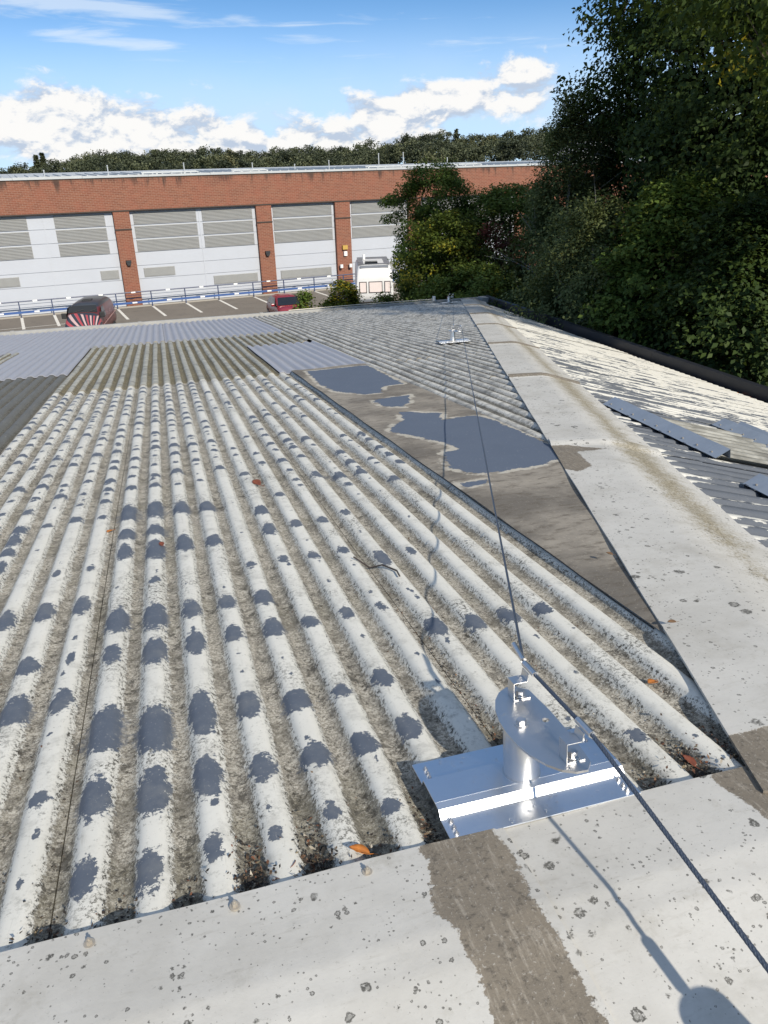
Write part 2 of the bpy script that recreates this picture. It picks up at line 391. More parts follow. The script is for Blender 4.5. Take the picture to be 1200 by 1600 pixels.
def metal_sheet_material(name, c1, c2):
    g = G(name); p = g.attr('prof'); s = g.sep(g.pos)
    n1 = g.noise(2.0, 4, .6, g.vec(g.mul(s[0], 2.5), g.mul(s[1], .5), 0.0))
    c = g.mix(n1, c1, c2)
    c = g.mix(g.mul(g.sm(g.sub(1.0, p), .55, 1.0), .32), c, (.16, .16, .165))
    c = g.mix(g.mul(g.sm(g.noise(45, 4, .7), .6, .7), .35), c, (.2, .19, .17))
    return g.out(c, g.add(.42, g.mul(g.noise(7, 3), .2)), .0, g.bump(g.noise(30, 3), .08, .004), .5)
METAL = metal_sheet_material('grey_coated_metal', (.31, .315, .345), (.36, .365, .395))

def end_material():
    """hip end: dark coating, cream paint surviving in streaks along the ribs"""
    g = G('flaked_cream_on_dark'); p = g.attr('prof'); rel = g.attr('cover'); s = g.sep(g.pos)
    v = g.vec(g.mul(s[0], .42), g.mul(s[1], 1.5), 0.0)
    f = g.add(rel, g.add(g.mul(g.sub(g.noise(3.4, 6, .66, v), .5), 2.2), g.mul(g.sub(g.noise(26, 5, .7, v), .5), .55)))
    f = g.add(f, g.mul(g.sub(p, .55), .7))
    on = g.sm(f, 0.0, .05)
    dark = g.mix(g.noise(9, 4), (.082, .092, .108), (.115, .125, .143))
    dark = g.mix(g.mul(g.sm(g.noise(70, 3, .7), .62, .72), .4), dark, (.3, .3, .28))
    cream = g.mix(g.noise(7, 5), (.60, .59, .545), (.49, .48, .435))
    cream = g.mix(g.mul(g.sm(g.noise(40, 5, .7), .57, .7), .5), cream, (.36, .33, .25))
    c = g.mix(on, dark, cream)
    return g.out(c, .55, 0, g.bump(g.add(on, g.mul(g.noise(60, 3), .15)), .5, .004), .35)
ENDM = end_material()

def cap_material(name='cap_white_paint'):
    g = G(name); bare = g.attr('bare'); dirt = g.attr('dirt'); s = g.sep(g.pos)
    c = g.mix(g.noise(3.5, 5, .6), (.46, .45, .42), (.56, .545, .505))
    c = g.mix(g.mul(g.sm(g.noise(1.7, 6, .7), .42, .68), .45), c, (.36, .345, .31))
    c = g.mix(g.mul(g.sm(g.noise(1.0, 6, .75, g.vec(g.mul(s[0], 7.0), g.mul(s[1], 40.0), 0.0)), .55, .70), .35), c, (.30, .28, .24))
    c = g.mix(g.mul(g.sm(g.noise(9, 6, .7, g.vec(s[0], g.mul(s[1], 3.0), s[2])), .55, .72), .38), c, (.40, .39, .36))
    c = g.mix(g.mul(g.sm(g.noise(85, 5, .8), .60, .66), .4), c, (.25, .24, .21))
    c = g.mix(g.mul(g.sm(g.noise(5, 7, .75), .55, .70), .4), c, (.27, .25, .20))
    c = lichen(g, c, .95, tone=(.085, .082, .072))
    # brown algae staining
    df = g.sm(g.add(dirt, g.add(g.mul(g.sub(g.noise(11, 6, .7), .5), 1.2), g.mul(g.sub(g.noise(80, 4, .75), .5), 1.7))), .08, .75)
    dcol = g.mix(g.sm(g.noise(70, 4, .75), .38, .62), (.13, .105, .055), (.36, .32, .235))
    c = g.mix(g.mul(df, .9), c, dcol)
    c = g.mix(g.mul(g.sm(g.noise(1.0, 6, .75, g.vec(g.mul(s[0], 2.2), g.mul(s[1], 2.2), 0.0)), .50, .66), .28), c, (.30, .28, .235))
    # bare brown cement where the paint has gone
    f = g.add(bare, g.add(g.mul(g.sub(g.noise(16, 5, .65), .5), .05), g.mul(g.sub(g.noise(90, 4, .7), .5), .035)))
    on = g.sm(f, -.002, .004)
    br = g.mix(g.noise(4, 6, .7), (.105, .094, .080), (.27, .23, .175))
    br = g.mix(g.mul(g.sm(g.noise(1.0, 6, .75, g.vec(g.mul(s[0], 60.0), g.mul(s[1], 9.0), 0.0)), .5, .66), .5), br, (.37, .335, .28))
    br = g.mix(g.mul(g.sm(g.noise(55, 5, .75), .5, .68), .7), br, (.07, .062, .052))
    br = g.mix(g.mul(g.sm(g.noise(120, 3, .7), .6, .68), .5), br, (.42, .40, .36))
    c = g.mix(on, c, br)
    h = g.add(g.mul(g.inv(on), .5), g.add(g.mul(g.noise(45, 5, .7), .25), g.mul(g.mul(on, g.noise(120, 3, .7)), .5)))
    return g.out(c, g.add(.68, g.mul(on, .2)), 0, g.bump(h, .5, .005), .3)
CAPM = cap_material()

def membrane_material():
    g = G('flat_patch_sheet'); pt = g.attr('paint'); s = g.sep(g.pos)
    b = g.mix(g.sm(g.noise(1.6, 6, .65), .34, .66), (.145, .13, .11), (.30, .27, .225))
    b = g.mix(g.mul(g.sm(g.noise(9, 6, .7, g.vec(s[0], g.mul(s[1], 2.2), 0.0)), .47, .68), .75), b, (.10, .084, .065))
    b = g.mix(g.mul(g.sm(g.noise(75, 4, .75), .58, .7), .55), b, (.42, .38, .31))
    f = g.add(pt, g.add(g.mul(g.sub(g.noise(9, 5, .65), .5), .13), g.mul(g.sub(g.noise(40, 5, .7), .5), .07)))
    rim = g.sm(f, -.055, -.035)
    rimc = g.mix(g.noise(30, 5, .7), (.56, .53, .46), (.34, .31, .25))
    pale = g.mul(rim, g.sm(g.noise(5.0, 4, .6), .40, .52))
    c = g.mix(g.mul(pale, .9), b, rimc)
    on = g.sm(f, 0.0, .006)
    bl = g.mix(g.noise(4, 5, .6), (.090, .113, .155), (.108, .133, .178))
    bl = g.mix(g.mul(g.sm(g.noise(60, 4, .7), .63, .7), .5), bl, (.4, .41, .41))
    c = g.mix(on, c, bl)
    h = g.add(g.mul(on, .5), g.mul(g.noise(60, 4, .7), .3))
    h = g.add(h, g.mul(g.noise(14, 6, .7), .6))
    return g.out(c, .85, 0, g.bump(h, .6, .008), .25)
MEMB = membrane_material()

GUTG = plain('grey_gutter', (.30, .30, .29), .6, 0, .25, 5, .1)
GUTB = plain('black_gutter', (.018, .019, .024), .38, 0, .35, 3, .06)
STEEL = plain('galvanised_flashing', (.21, .25, .31), .4, .1, .16, 9, .05)
WALLB = plain('rendered_wall', (.32, .30, .27), .8, 0, .2, 2, .2)
BOLTM = plain('weathered_bolt', (.42, .38, .32), .5, .5, .3, 60)

# ------------------------------------------------------------------ the building we stand on
house = empty('low_building', (2.0, 11.0, 0.0), 'low hip-roofed building with patched corrugated cement sheets under the camera', 'building')
MORTAR = plain('lap_mortar', (.24, .215, .17), .85, 0, .35, 14, .4)

def peel_field(X, Y, blobs):
    f = np.full(X.shape, -2.0)
    for (bx, by, w, l) in blobs:
        k = round((bx - X0) / PIT - .5); cx = X0 + (k + .5) * PIT + .35 * (bx - (X0 + (k + .5) * PIT))
        m = (np.abs(X - cx) < .09) & (np.abs(Y - by) < l * 3)
        if m.any():
            r = np.sqrt(((X[m] - cx) / (w * 1.18)) ** 2 + ((Y[m] - by) / (l * 1.05)) ** 2)
            f[m] = np.maximum(f[m], np.clip(1 - r, -2, 1) * min(1.0, .5 + l * 5))
    return f

def sheet(name, x0, x1, y0, y1, mat, lift=0.0, H=.037, nper=12, dy=.05, blobs=None, clip=True, near=None, label=None, zf=zmain, smoothen=True):
    nx = max(2, int(round((x1 - x0) / PIT * nper)) + 1); ny = max(2, int(round((y1 - y0) / dy)) + 1)
    xs = np.linspace(x0, x1, nx); ys = np.linspace(y0, y1, ny)
    X, Y = np.meshgrid(xs, ys); p = profile((X - X0) / PIT)
    sag = .004 * np.sin(X * 3.1 + Y * .7) + .003 * np.sin(X * 7.3 - Y * 1.9)
    Z = zf(Y) - H * (1 - p) + lift + sag
    idx = np.arange(nx * ny).reshape(ny, nx)
    Q = np.stack([idx[:-1, :-1], idx[:-1, 1:], idx[1:, 1:], idx[1:, :-1]], -1).reshape(-1, 4)
    if clip:
        ok = (X < hipx(Y) - .02).ravel(); Q = Q[ok[Q].all(1)]
        if len(Q) == 0: return None
    V = np.stack([X, Y, Z], -1).reshape(-1, 3)
    # thickness along the rim
    E = np.concatenate([Q[:, [0, 1]], Q[:, [1, 2]], Q[:, [2, 3]], Q[:, [3, 0]]]); key = np.sort(E, 1)
    _, inv_, cnt = np.unique(key, axis=0, return_inverse=True, return_counts=True)
    B = E[cnt[inv_.ravel()] == 1]
    V2 = V.copy(); V2[:, 2] -= .008; n = len(V)
    Q = np.concatenate([Q, np.stack([B[:, 1], B[:, 0], B[:, 0] + n, B[:, 1] + n], -1)])
    used = np.unique(Q); rm = np.full(2 * n, -1); rm[used] = np.arange(len(used))
    VV = np.concatenate([V, V2])[used]; Q = rm[Q]
    pf = peel_field(X, Y, blobs) if blobs else np.full(X.shape, -2.0)
    nr = np.zeros(X.shape) if near is None else np.clip(near(X, Y), 0, 1)
    at = {'prof': np.tile(p.ravel(), 2)[used], 'peel': np.tile(pf.ravel(), 2)[used], 'near': np.tile(nr.ravel(), 2)[used]}
    o = mesh(name, VV, Q, mat, house, at, True, world=True)
    o.data.set_sharp_from_angle(angle=rad(60))
    if label: o['label'] = label
    return o

# peel blobs: the nearest ones one by one, the rest in the rows the fixings make
blobs = list(PEEL)
rows_y = [4.33, 4.62, 4.9, 5.2, 5.52, 5.78, 6.1, 6.4, 6.72, 7.0, 7.3, 7.62, 7.9, 8.2, 8.5, 8.8, 9.1, 9.4, 9.68]
rb = random.Random(5)
for yy in rows_y:
    big = rb.uniform(.75, 1.15)
    for k in range(-60, 13):
        cx = X0 + (k + .5) * PIT
        dens = .88 if cx < .35 else (.62 if cx < .8 else .5)
        if yy < 4.75 and -.4 < cx < .45: continue
        if rb.random() > dens: continue
        s = rb.uniform(.55, 1.15) * big
        blobs.append((cx + rb.uniform(-.012, .012), yy + rb.uniform(-.04, .04), .042 * min(s, 1.05), .068 * s))
        if rb.random() < .3: blobs.append((cx + rb.uniform(-.03, .03), yy + rb.uniform(-.16, .16), .02, .03))
for yy in (1.45, 1.72, 2.02, 2.28, 2.55, 2.84, 3.06, 3.24, 3.5, 3.68, 3.95, 4.33):
    for k in range(-40, -2):
        cx = X0 + (k + .5) * PIT
        if cx > -.7 and yy < 2.4 and yy > 1.9: continue
        if cx > -.82 : continue
        if rb.random() < .8: blobs.append((cx + rb.uniform(-.01, .01), yy + rb.uniform(-.03, .03), rb.uniform(.03, .05), rb.uniform(.05, .12)))
for _ in range(260):       # tiny chips
    k = rb.randint(-12, 11); blobs.append((X0 + (k + .5) * PIT + rb.uniform(-.04, .04), rb.uniform(1.3, 6.0), rb.uniform(.006, .012), rb.uniform(.01, .022)))

nearcap = lambda X, Y: (1.75 - Y) / .5
SX = [-7.56, -6.54, -5.519, -4.497, -3.475, -2.453, -1.431, -0.409, 0.759, 1.572]
LAPS = [1.12, 3.1, 5.35, 7.6, 9.93]
for i in range(len(SX) - 1):
    for j in range(len(LAPS) - 1):
        if SX[i + 1] < -1.4 and j >= 2: continue                       # darker sheets take over there
        if SX[i + 1] < -3 and j >= 0 and SX[i] < -5.6: fine = 1
        y0, y1 = LAPS[j], LAPS[j + 1] + .09
        xa, xb = SX[i], SX[i + 1]
        far = j >= 2 or xb < -1.2
        sel = [b for b in blobs if xa - .1 < b[0] < xb + .1 and y0 - .3 < b[1] < y1 + .3]
        sheet('roof_sheet', xa, xb - .004, y0, y1, WHITE, lift=.014 - .0035 * j + (.0022 if i % 2 else 0), nper=14 if not far else 10,
              dy=.02 if j < 1 else (.03 if j < 2 else .045), blobs=sel, near=nearcap, label='white-painted corrugated sheet with grey-blue flaked crests')
for i in range(6):                                                       # dark unpainted sheets at the left
    for j in (2, 3):
        sheet('roof_sheet', SX[i], SX[i + 1] - .005, LAPS[j], LAPS[j + 1] + .09, DARKS, lift=.012 - .0035 * j + (.002 if i % 2 else 0), nper=8, dy=.15, label='dull dark grey corrugated sheet')
    sheet('roof_sheet', SX[i], SX[i + 1] - .005, 9.93, 12.0, DARKS, lift=-.002 + (.002 if i % 2 else 0), nper=8, dy=.15, label='dull dark grey corrugated sheet')
# second tier
T2 = [9.93, 12.15, 14.0, 16.5]
for xa, xb in ((-1.431, -0.409), (-0.409, 0.467), (0.467, 1.38)):
    for j in range(3):
        sheet('roof_sheet', xa, xb - .004, T2[j], T2[j + 1] + .09, MOSSY, lift=.008 - .003 * j, nper=10, dy=.06, label='mossy corrugated sheet with dark banded crests')
sheet('roof_sheet', 1.38, 2.511, 13.9, 16.59, MOSSY, lift=.002, nper=10, dy=.07, label='mossy corrugated sheet with dark banded crests')
for xa, xb in ((-7.56, -6.0), (-6.0, -4.5), (-4.5, -3.05), (-2.76, -1.431)):
    sheet('roof_sheet', xa, xb - .005, 12.0, 16.55, METAL, lift=.012, H=.03, nper=10, dy=.4, label='smooth lilac-grey metal sheet')
sheet('roof_sheet', -3.05, -2.765, 12.0, 14.4, METAL, lift=.010, H=.03, nper=10, dy=.4, label='smooth lilac-grey metal sheet')
sheet('roof_sheet', -3.05, -2.765, 14.4, 16.55, MOSSY, lift=.006, nper=10, dy=.1, label='narrow brown mossy sheet')
sheet('roof_sheet', 1.384, 2.575, 9.93, 13.85, METAL, lift=.016, H=.03, nper=10, dy=.4, label='smooth lilac-grey metal sheet beside the flat patch')
for xa, xb in ((-7.56, -6.0), (-6.0, -4.5), (-4.5, -3.05), (-3.05, -1.5), (-1.5, 0.0), (0.0, 1.2), (1.2, 2.53)):
    sheet('roof_sheet', xa, xb - .005, 16.5, 22.72, METAL, lift=.0 + (.003 if xa in (-6.0, -3.05, 0.0) else 0), H=.03, nper=10, dy=.5, label='smooth lilac-grey metal sheet by the far gutter')
# weathered grey sheets right of the flat patch
GR = [3.9, 5.6, 7.78, 9.95, 12.1, 14.3, 16.6, 19.6, 22.72]
GX = [2.511, 3.533, 4.555, 5.577, 6.6, 7.62, 8.64, 9.7]
for i in range(len(GX) - 1):
    for j in range(len(GR) - 1):
        if GX[i] > hipx(GR[j + 1]) + .05: continue
        if GX[i] < 2.6 and j in (3, 4) : xa = 2.579
        else: xa = GX[i]
        sheet('roof_sheet', xa, GX[i + 1] - .004, GR[j], GR[j + 1] + .09, GREYW, lift=.024 - .003 * j, nper=10, dy=.06 if j < 4 else .12, label='weathered grey corrugated sheet with dark stains')
# mortar rolls plugging the corrugations at the laps
def lap_roll(x0, x1, y, zoff=0.0, r=.02):
    m = MB()
    ks = np.arange(math.floor((x0 - X0) / PIT), math.ceil((x1 - X0) / PIT))
    for k in ks:
        cx = X0 + (k + .5) * PIT
        if cx < x0 or cx > x1 or cx > hipx(y) - .3: continue
        pts = [(cx + PIT * t, y + rb.uniform(-.006, .006), zmain(y) + zoff - .05 * (1 - float(profile(np.array(t + .5)))) - .003) for t in np.linspace(-.42, .42, 7)]
        m.tube(pts, [r * rb.uniform(.55, .8) * (.5 if i in (0, 6) else 1) for i in range(7)], 6)
    if m.V: m.build('lap_mortar', MORTAR, house, True, True)
lap_roll(-1.4, 1.35, 9.98); lap_roll(2.6, 3.6, 7.83, .012); lap_roll(2.6, 4.5, 10.0, .012); lap_roll(-1.4, 2.5, 16.55); lap_roll(2.6, 6.6, 16.65)
lap_roll(1.4, 2.5, 13.95)

# flat patched strip
MX0, MX1 = 1.53, 2.535
xs = np.linspace(MX0, MX1, 45); ys = np.linspace(1.9, 9.9, 330)
X, Y = np.meshgrid(xs, ys)
P1 = [(1.69, 9.72), (2.5, 9.66), (2.44, 7.9), (2.18, 7.83), (2.07, 7.48), (1.89, 7.47), (1.67, 7.85), (1.62, 8.49)]
P2 = [(1.87, 7.09), (2.28, 7.2), (2.15, 6.79), (2.02, 6.54), (1.86, 6.68)]
P3 = [(1.92, 6.36), (2.22, 6.1), (2.13, 5.85), (2.43, 5.88), (2.5, 5.66), (2.5, 4.27), (2.37, 4.25), (2.19, 4.16), (1.99, 4.16), (1.8, 4.14), (1.72, 4.19), (1.64, 4.39), (1.76, 4.77), (1.87, 4.79), (1.86, 4.97), (1.76, 5.26), (1.61, 5.59), (1.69, 5.82), (1.85, 6.02)]
P4 = [(1.56, 4.0), (1.75, 4.01), (1.7, 3.93), (1.56, 3.91)]
pt = np.full(X.shape, -1.0)
for P in (P1, P2, P3, P4): pt = np.maximum(pt, sdf_poly(X, Y, P))
pt = np.clip(pt, -.3, .12)
Z = zmain(Y) + .012 + .006 * np.sin(X * 6 + Y * 1.3) * np.sin(Y * 2.1)
Z[:, 0] -= .004; Z[:, -1] -= .012; Z += .012
idx = np.arange(X.size).reshape(X.shape)
Q = np.stack([idx[:-1, :-1], idx[:-1, 1:], idx[1:, 1:], idx[1:, :-1]], -1).reshape(-1, 4)
ok = (X < hipx(Y) - .04).ravel(); Q = Q[ok[Q].all(1)]
mesh('flat_patch', np.stack([X, Y, Z], -1), Q, MEMB, house, {'paint': pt.ravel()}, True, True)['label'] = 'flat brown patch sheet with blue-grey paint islands'
# raised welt along its left side
m = MB(); m.tube([(1.529, y, zmain(y) + .018 + .004 * math.sin(y * 5)) for y in np.linspace(2.0, 9.9, 60)], .003, 5); m.build('patch_seam', plain('black_mastic', (.02, .02, .02), .6), house, True, True)

# caps ----------------------------------------------------------
def cap_piece(name, P00, P10, uaxis, nu, nv, wings, bare_fn, dirt_fn, lift, label=None):
    """a folded cap: P00->P10 along the fold; wings = ((dirvec, width), (dirvec, width)) both going down from the fold"""
    P00 = np.array(P00, float); P10 = np.array(P10, float)
    us = np.linspace(0, 1, nu)
    ts = np.concatenate([np.linspace(1, 0, nv), -np.linspace(0, 1, nv)[1:]])
    V = []; S = []
    for u in us:
        b = P00 + (P10 - P00) * u
        for t in ts:
            d, w = wings[0] if t >= 0 else wings[1]
            a = abs(t) * w
            rnd = .006 * math.exp(-(a / .016) ** 2)
            q = b + np.array(d) * a; q[2] += lift - rnd + (.022 * max(0, min(1, (u - .955) / .02)) if name == 'hip_cap' else 0) + .0025 * math.sin(q[0] * 9 + q[1] * 4)
            V.append(q); S.append((u, t))
    V = np.array(V); S = np.array(S); m = len(ts)
    idx = np.arange(len(V)).reshape(nu, m)
    Q = np.stack([idx[:-1, :-1], idx[:-1, 1:], idx[1:, 1:], idx[1:, :-1]], -1).reshape(-1, 4)
    E = np.concatenate([Q[:, [0, 1]], Q[:, [1, 2]], Q[:, [2, 3]], Q[:, [3, 0]]]); key = np.sort(E, 1)
    _, inv_, cnt = np.unique(key, axis=0, return_inverse=True, return_counts=True)
    B = E[cnt[inv_.ravel()] == 1]; n = len(V)
    V2 = V.copy(); V2[:, 2] -= .009
    Q = np.concatenate([Q, np.stack([B[:, 1], B[:, 0], B[:, 0] + n, B[:, 1] + n], -1)])
    bare = bare_fn(V[:, 0], V[:, 1]); dirt = dirt_fn(V[:, 0], V[:, 1], S[:, 0], S[:, 1])
    o = mesh(name, np.concatenate([V, V2]), Q, CAPM, house, {'bare': np.tile(bare, 2), 'dirt': np.tile(dirt, 2)}, True, True)
    o.data.set_sharp_from_angle(angle=rad(40))
    if label: o['label'] = label
    return o
bandL = [(.405, 1.27), (.40, 1.17), (.37, 1.06), (.39, 1.03), (.40, 1.0), (.41, .92), (.40, .84), (.40, .60), (.60, .60), (.595, .8), (.592, .89), (.585, .98), (.58, 1.04), (.59, 1.15), (.588, 1.27)]
def ridge_bare(x, y):
    b = sdf_poly(x, y, bandL)
    b = np.maximum(b, sdf_poly(x, y, [(1.19, 1.30), (1.175, 1.2), (1.21, 1.0), (1.4, .9), (1.9, .9), (1.9, 1.35)]))
    for cx in (-.95, -2.5): b = np.maximum(b, .1 - np.abs(x - cx))
    return b
def ridge_dirt(x, y, u, t):
    d = .1 * np.ones_like(x) - .4
    d = np.where((x > .45) & (x < .6) & (y > 1.17), .5, d)         # speckled end above the bare band
    return d
fw = (0, 1, -SL); nw = (0, -1, -SL)
for xa, xb, lf in ((-7.6, -4.0, .03), (-4.0, -.95, .024), (-.95, .55, .030), (.55, 1.75, .024)):
    cap_piece('ridge_cap', (xa, RY, ZR), (xb + (.06 if lf > .027 else 0), RY, ZR), None, max(20, int((xb - xa) / .03)), 12, ((fw, .272), (nw, .30)), ridge_bare, ridge_dirt, lf,
              'white-painted ridge cap with a bare brown band' if xa > -1 else None)
def hip_pt(y): return (hipx(y), y, zmain(y))
hd = np.array([1 / 2.82, 1.0, -SL]); 
lw = np.array([-1, 1 / 2.82, 0]); lw /= np.linalg.norm(lw); lw = np.array([lw[0], lw[1], -SL * lw[1]])
rw = np.array([1, -1 / 2.82, 0]); rw /= np.linalg.norm(rw); rw = np.array([rw[0], rw[1], -KR * rw[0]])
HL = [1.02, 4.47, 7.42, 10.62, 13.8, 16.75, 19.8, 22.55]
hip_brown = [[(2.42, 4.56), (2.56, 4.52), (2.75, 4.3), (2.52, 4.32), (2.44, 3.98), (2.3, 3.89), (2.24, 4.02)], [(1.3, 1.37), (1.5, 1.36), (1.62, 1.22), (1.9, 1.0), (1.2, 1.0), (1.2, 1.3)]]
def hip_bare(x, y):
    b = np.full(x.shape, -1.0)
    for P in hip_brown: b = np.maximum(b, sdf_poly(x, y, P))
    for yl in HL[2:-1]:
        b = np.maximum(b, .075 - np.abs(y - (yl + .05) + (x - hipx(yl)) * .35))
    return b
def hip_dirt(x, y, u, t):
    far = np.clip((y - 7) / 8, 0, 1)
    d = np.where(t < 0, .62 - 1.5 * np.abs(np.abs(t) - .46), -.5) + .30 * np.clip(u - .3, 0, 1) * (t < 0) - .28 * far
    d = np.where((t < 0) & (y < 2.6), d - .22, d)
    return d
for i in range(len(HL) - 1):
    ya, yb = HL[i], HL[i + 1] + .10
    cap_piece('hip_cap', hip_pt(ya), hip_pt(yb), None, int((yb - ya) / (.03 if i < 2 else .06)), 14, ((lw, .385), (rw, .38)), hip_bare, hip_dirt, .034 - .002 * i + (.004 if i % 2 else 0),
              ['spotted white hip cap nearest the ridge', 'white hip cap with brown staining on its outer wing'][i] if i < 2 else None)

# slope at our feet and the hip end
for i in range(len(SX) - 1):
    sheet('roof_sheet', SX[i], SX[i + 1] - .004, -3.6, .80, WHITE, lift=.0, nper=8, dy=.2, zf=znear, clip=False)
sheet('roof_sheet', 1.572, 2.5, -3.6, .80, WHITE, nper=8, dy=.2, zf=znear, clip=False)

PE = .165
def end_sheet(y0, y1, x0, x1, lift, cover=0.0):
    ny = max(2, int((y1 - y0) / PE * 10) + 1); nx = max(2, int((x1 - x0) / .06) + 1)
    xs = np.linspace(x0, x1, nx); ys = np.linspace(y0, y1, ny); X, Y = np.meshgrid(xs, ys)
    p = profile(Y / PE); Z = zend(X) - .036 * (1 - p) + lift
    idx = np.arange(X.size).reshape(X.shape)
    Q = np.stack([idx[:-1, :-1], idx[:-1, 1:], idx[1:, 1:], idx[1:, :-1]], -1).reshape(-1, 4)
    ok = (X > hipx(Y) + .02).ravel(); Q = Q[ok[Q].all(1)]
    if not len(Q): return
    # cream survives away from the hip and from the near end
    dh = X - hipx(Y)
    cov = np.interp(Y, [0, 4.6, 5.6, 7.0, 9.0, 12, 16], [-.46, -.38, -.30, -.23, -.19, -.13, -.05]) + .055 * np.clip(dh - .8, 0, 5.0) * np.clip((Y - 4.0) / 2.5, .12, 1)
    cov = np.maximum(cov, .10 - 2.6 * np.abs(dh - .37))
    mesh('roof_sheet', np.stack([X, Y, Z], -1), Q, ENDM, house, {'prof': p.ravel(), 'cover': np.clip(cov, -1, .75).ravel()}, True, True)['label'] = 'dark hip-end sheet with flaking cream paint'
yb = [-3.6, -2.2, -.9, .4, 1.55, 2.54, 3.53, 4.52, 5.51, 6.5, 7.82, 9.14, 10.46, 11.78, 13.1, 14.42, 15.74, 17.06, 18.38, 19.7, 21.1, 22.6]
for i in range(len(yb) - 1):
    xh = max(1.55, hipx(yb[i]) - .05); cuts = [xh]
    for c in (3.6, 6.6): 
        if c > xh + .5: cuts.append(c)
    cuts.append(EX)
    for j in range(len(cuts) - 1):
        end_sheet(yb[i], yb[i + 1] - .006, cuts[j], cuts[j + 1] + (.08 if j < len(cuts) - 2 else 0), .008 - .005 * j + (.002 if i % 2 else 0))
# translucent roof-light sheets under folded flashings
RLM = None
def rooflight_material():
    g = G('dirty_rooflight'); s = g.sep(g.pos); p = g.attr('prof')
    c = g.mix(g.sm(g.noise(5, 5, .6, g.vec(g.mul(s[0], .6), g.mul(s[1], 2.0), 0.0)), .35, .65), (.15, .145, .125), (.34, .335, .30))
    c = g.mix(g.sm(g.sub(1.0, p), .35, .9), c, (.09, .085, .06))
    return g.out(c, .4, 0, g.bump(g.noise(50, 4), .2, .004), .5)
RLM = rooflight_material()
def rooflight(y0, y1, x0, x1):
    ny = int((y1 - y0) / PE * 10) + 1; ys = np.linspace(y0, y1, ny); xs = np.linspace(x0, x1, 20); X, Y = np.meshgrid(xs, ys)
    p = profile(Y / PE * 1.0); Z = zend(X) - .045 * (1 - p) + .042
    idx = np.arange(X.size).reshape(X.shape); Q = np.stack([idx[:-1, :-1], idx[:-1, 1:], idx[1:, 1:], idx[1:, :-1]], -1).reshape(-1, 4)
    o = mesh('rooflight_sheet', np.stack([X, Y, Z], -1), Q, RLM, house, {'prof': p.ravel()}, True, True); return o
rooflight(4.70, 6.15, 4.02, 5.6)['label'] = 'dirty translucent rooflight sheet between two flashings'
rooflight(2.6, 3.95, 3.72, 5.3)
def flashing(x, y0, y1, w, lip, lift=.05, dx=0.0, label=None):
    """folded strip lying across the ribs, with a turned-down edge"""
    m = MB(); ny = 12
    pr = [(-w / 2 - .010, -.040), (-w / 2, -.034), (w / 2, .052), (w / 2 + .012, -.02)]
    V = []; F = []
    for i in range(ny):
        y = y0 + (y1 - y0) * i / (ny - 1); xx = x + dx * i / (ny - 1)
        for (a, b) in pr: V.append((xx + a, y, zend(xx + a) + lift + b + .002 * math.sin(i * 2.1)))
        for (a, b) in pr: V.append((xx + a, y, zend(xx + a) + lift + b - .003))
    k = len(pr)
    for i in range(ny - 1):
        o = i * 2 * k; q = o + 2 * k
        for j in range(k - 1):
            F.append((o + j, q + j, q + j + 1, o + j + 1)); F.append((o + k + j, o + k + j + 1, q + k + j + 1, q + k + j))
        F.append((o, o + k, q + k, q)); F.append((o + k - 1, q + k - 1, q + 2 * k - 1, o + 2 * k - 1))
    m.add(V, F)
    fo = m.build('flashing_strip', STEEL, house, False, True)
    if label: fo['label'] = label
    s = MB()
    for i in range(9):
        y = y0 + (y1 - y0) * (i + .5) / 9
        s.cyl((x - w * .3, y, zend(x - w * .3) + lift - .024), (x - w * .3, y, zend(x - w * .3) + lift - .008), .007, n=8)
    s.build('flashing_screws', BOLTM, fo, True, True)['kind'] = 'stuff'
    # black foam fillers below its lower lip
    y = y0 + .04
    while y < y1 - .05:
        f = MB(); f.box((x - w / 2 - .008, y, zend(x - w / 2) + .004), (x - w / 2 + .012, y + PE * .25, zend(x - w / 2) + lift - .036)); y += PE
        f.build('foam_filler', plain('black_foam', (.012, .012, .014), .9), house, False, True)
flashing(4.0, 4.68, 6.32, .115, .03, .062, label='long blue-grey flashing at the top of the rooflight')
flashing(5.36, 4.9, 6.42, .13, .02, .062, label='flashing along the foot of the rooflight')
flashing(5.62, 4.9, 6.45, .10, .03, .062)
flashing(3.66, 2.4, 3.98, .115, .03, .062)

# gutters -------------------------------------------------------
zg = zmain(EY) + .01
for xa, xb in ((-7.6, -3.9), (-3.9, -.6), (-.6, 2.8), (2.8, 6.2), (6.2, 9.62)):
    m = MB(); pr = [(0.0, -.04), (0.02, -.12), (.16, -.12), (.17, .03), (.23, .035), (.24, -.2)]
    m.strip(pr, xa, xb - .006, .006, lambda u, v, w: (w, EY + u, zg + v))
    m.build('gutter', GUTG, house, False, True)
    m = MB(); m.box((xb - .05, EY + .155, zg - .13), (xb + .05, EY + .25, zg + .048)); m.build('gutter_joint', GUTG, house, False, True)
m = MB(); m.tube([(3.6, EY + .2, zg + .055), (5.5, EY + .2, zg + .075), (8.1, EY + .2, zg + .075)], .012, 8); m.build('gutter_rail', plain('pale_pipe', (.5, .47, .4), .5), house, True, True)
m = MB(); m.box((8.05, EY + .16, zg + .03), (8.13, EY + .24, zg + .16)); m.build('rail_bracket', plain('pale_bracket', (.7, .7, .68), .5), house, False, True)
for ya, yb2 in ((-3.6, 2.0), (2.0, 8.0), (8.0, 14.0), (14.0, 20.0), (20.0, 22.93)):
    m = MB(); pr = [(0.0, -.05), (.02, -.13), (.17, -.12), (.20, .15), (.26, .17), (.31, .13), (.32, -.2)]
    ze = zend(EX)
    m.strip(pr, ya, yb2 - .004, .006, lambda u, v, w: (EX + u, w, ze + v))
    m.build('black_gutter', GUTB, house, False, True)
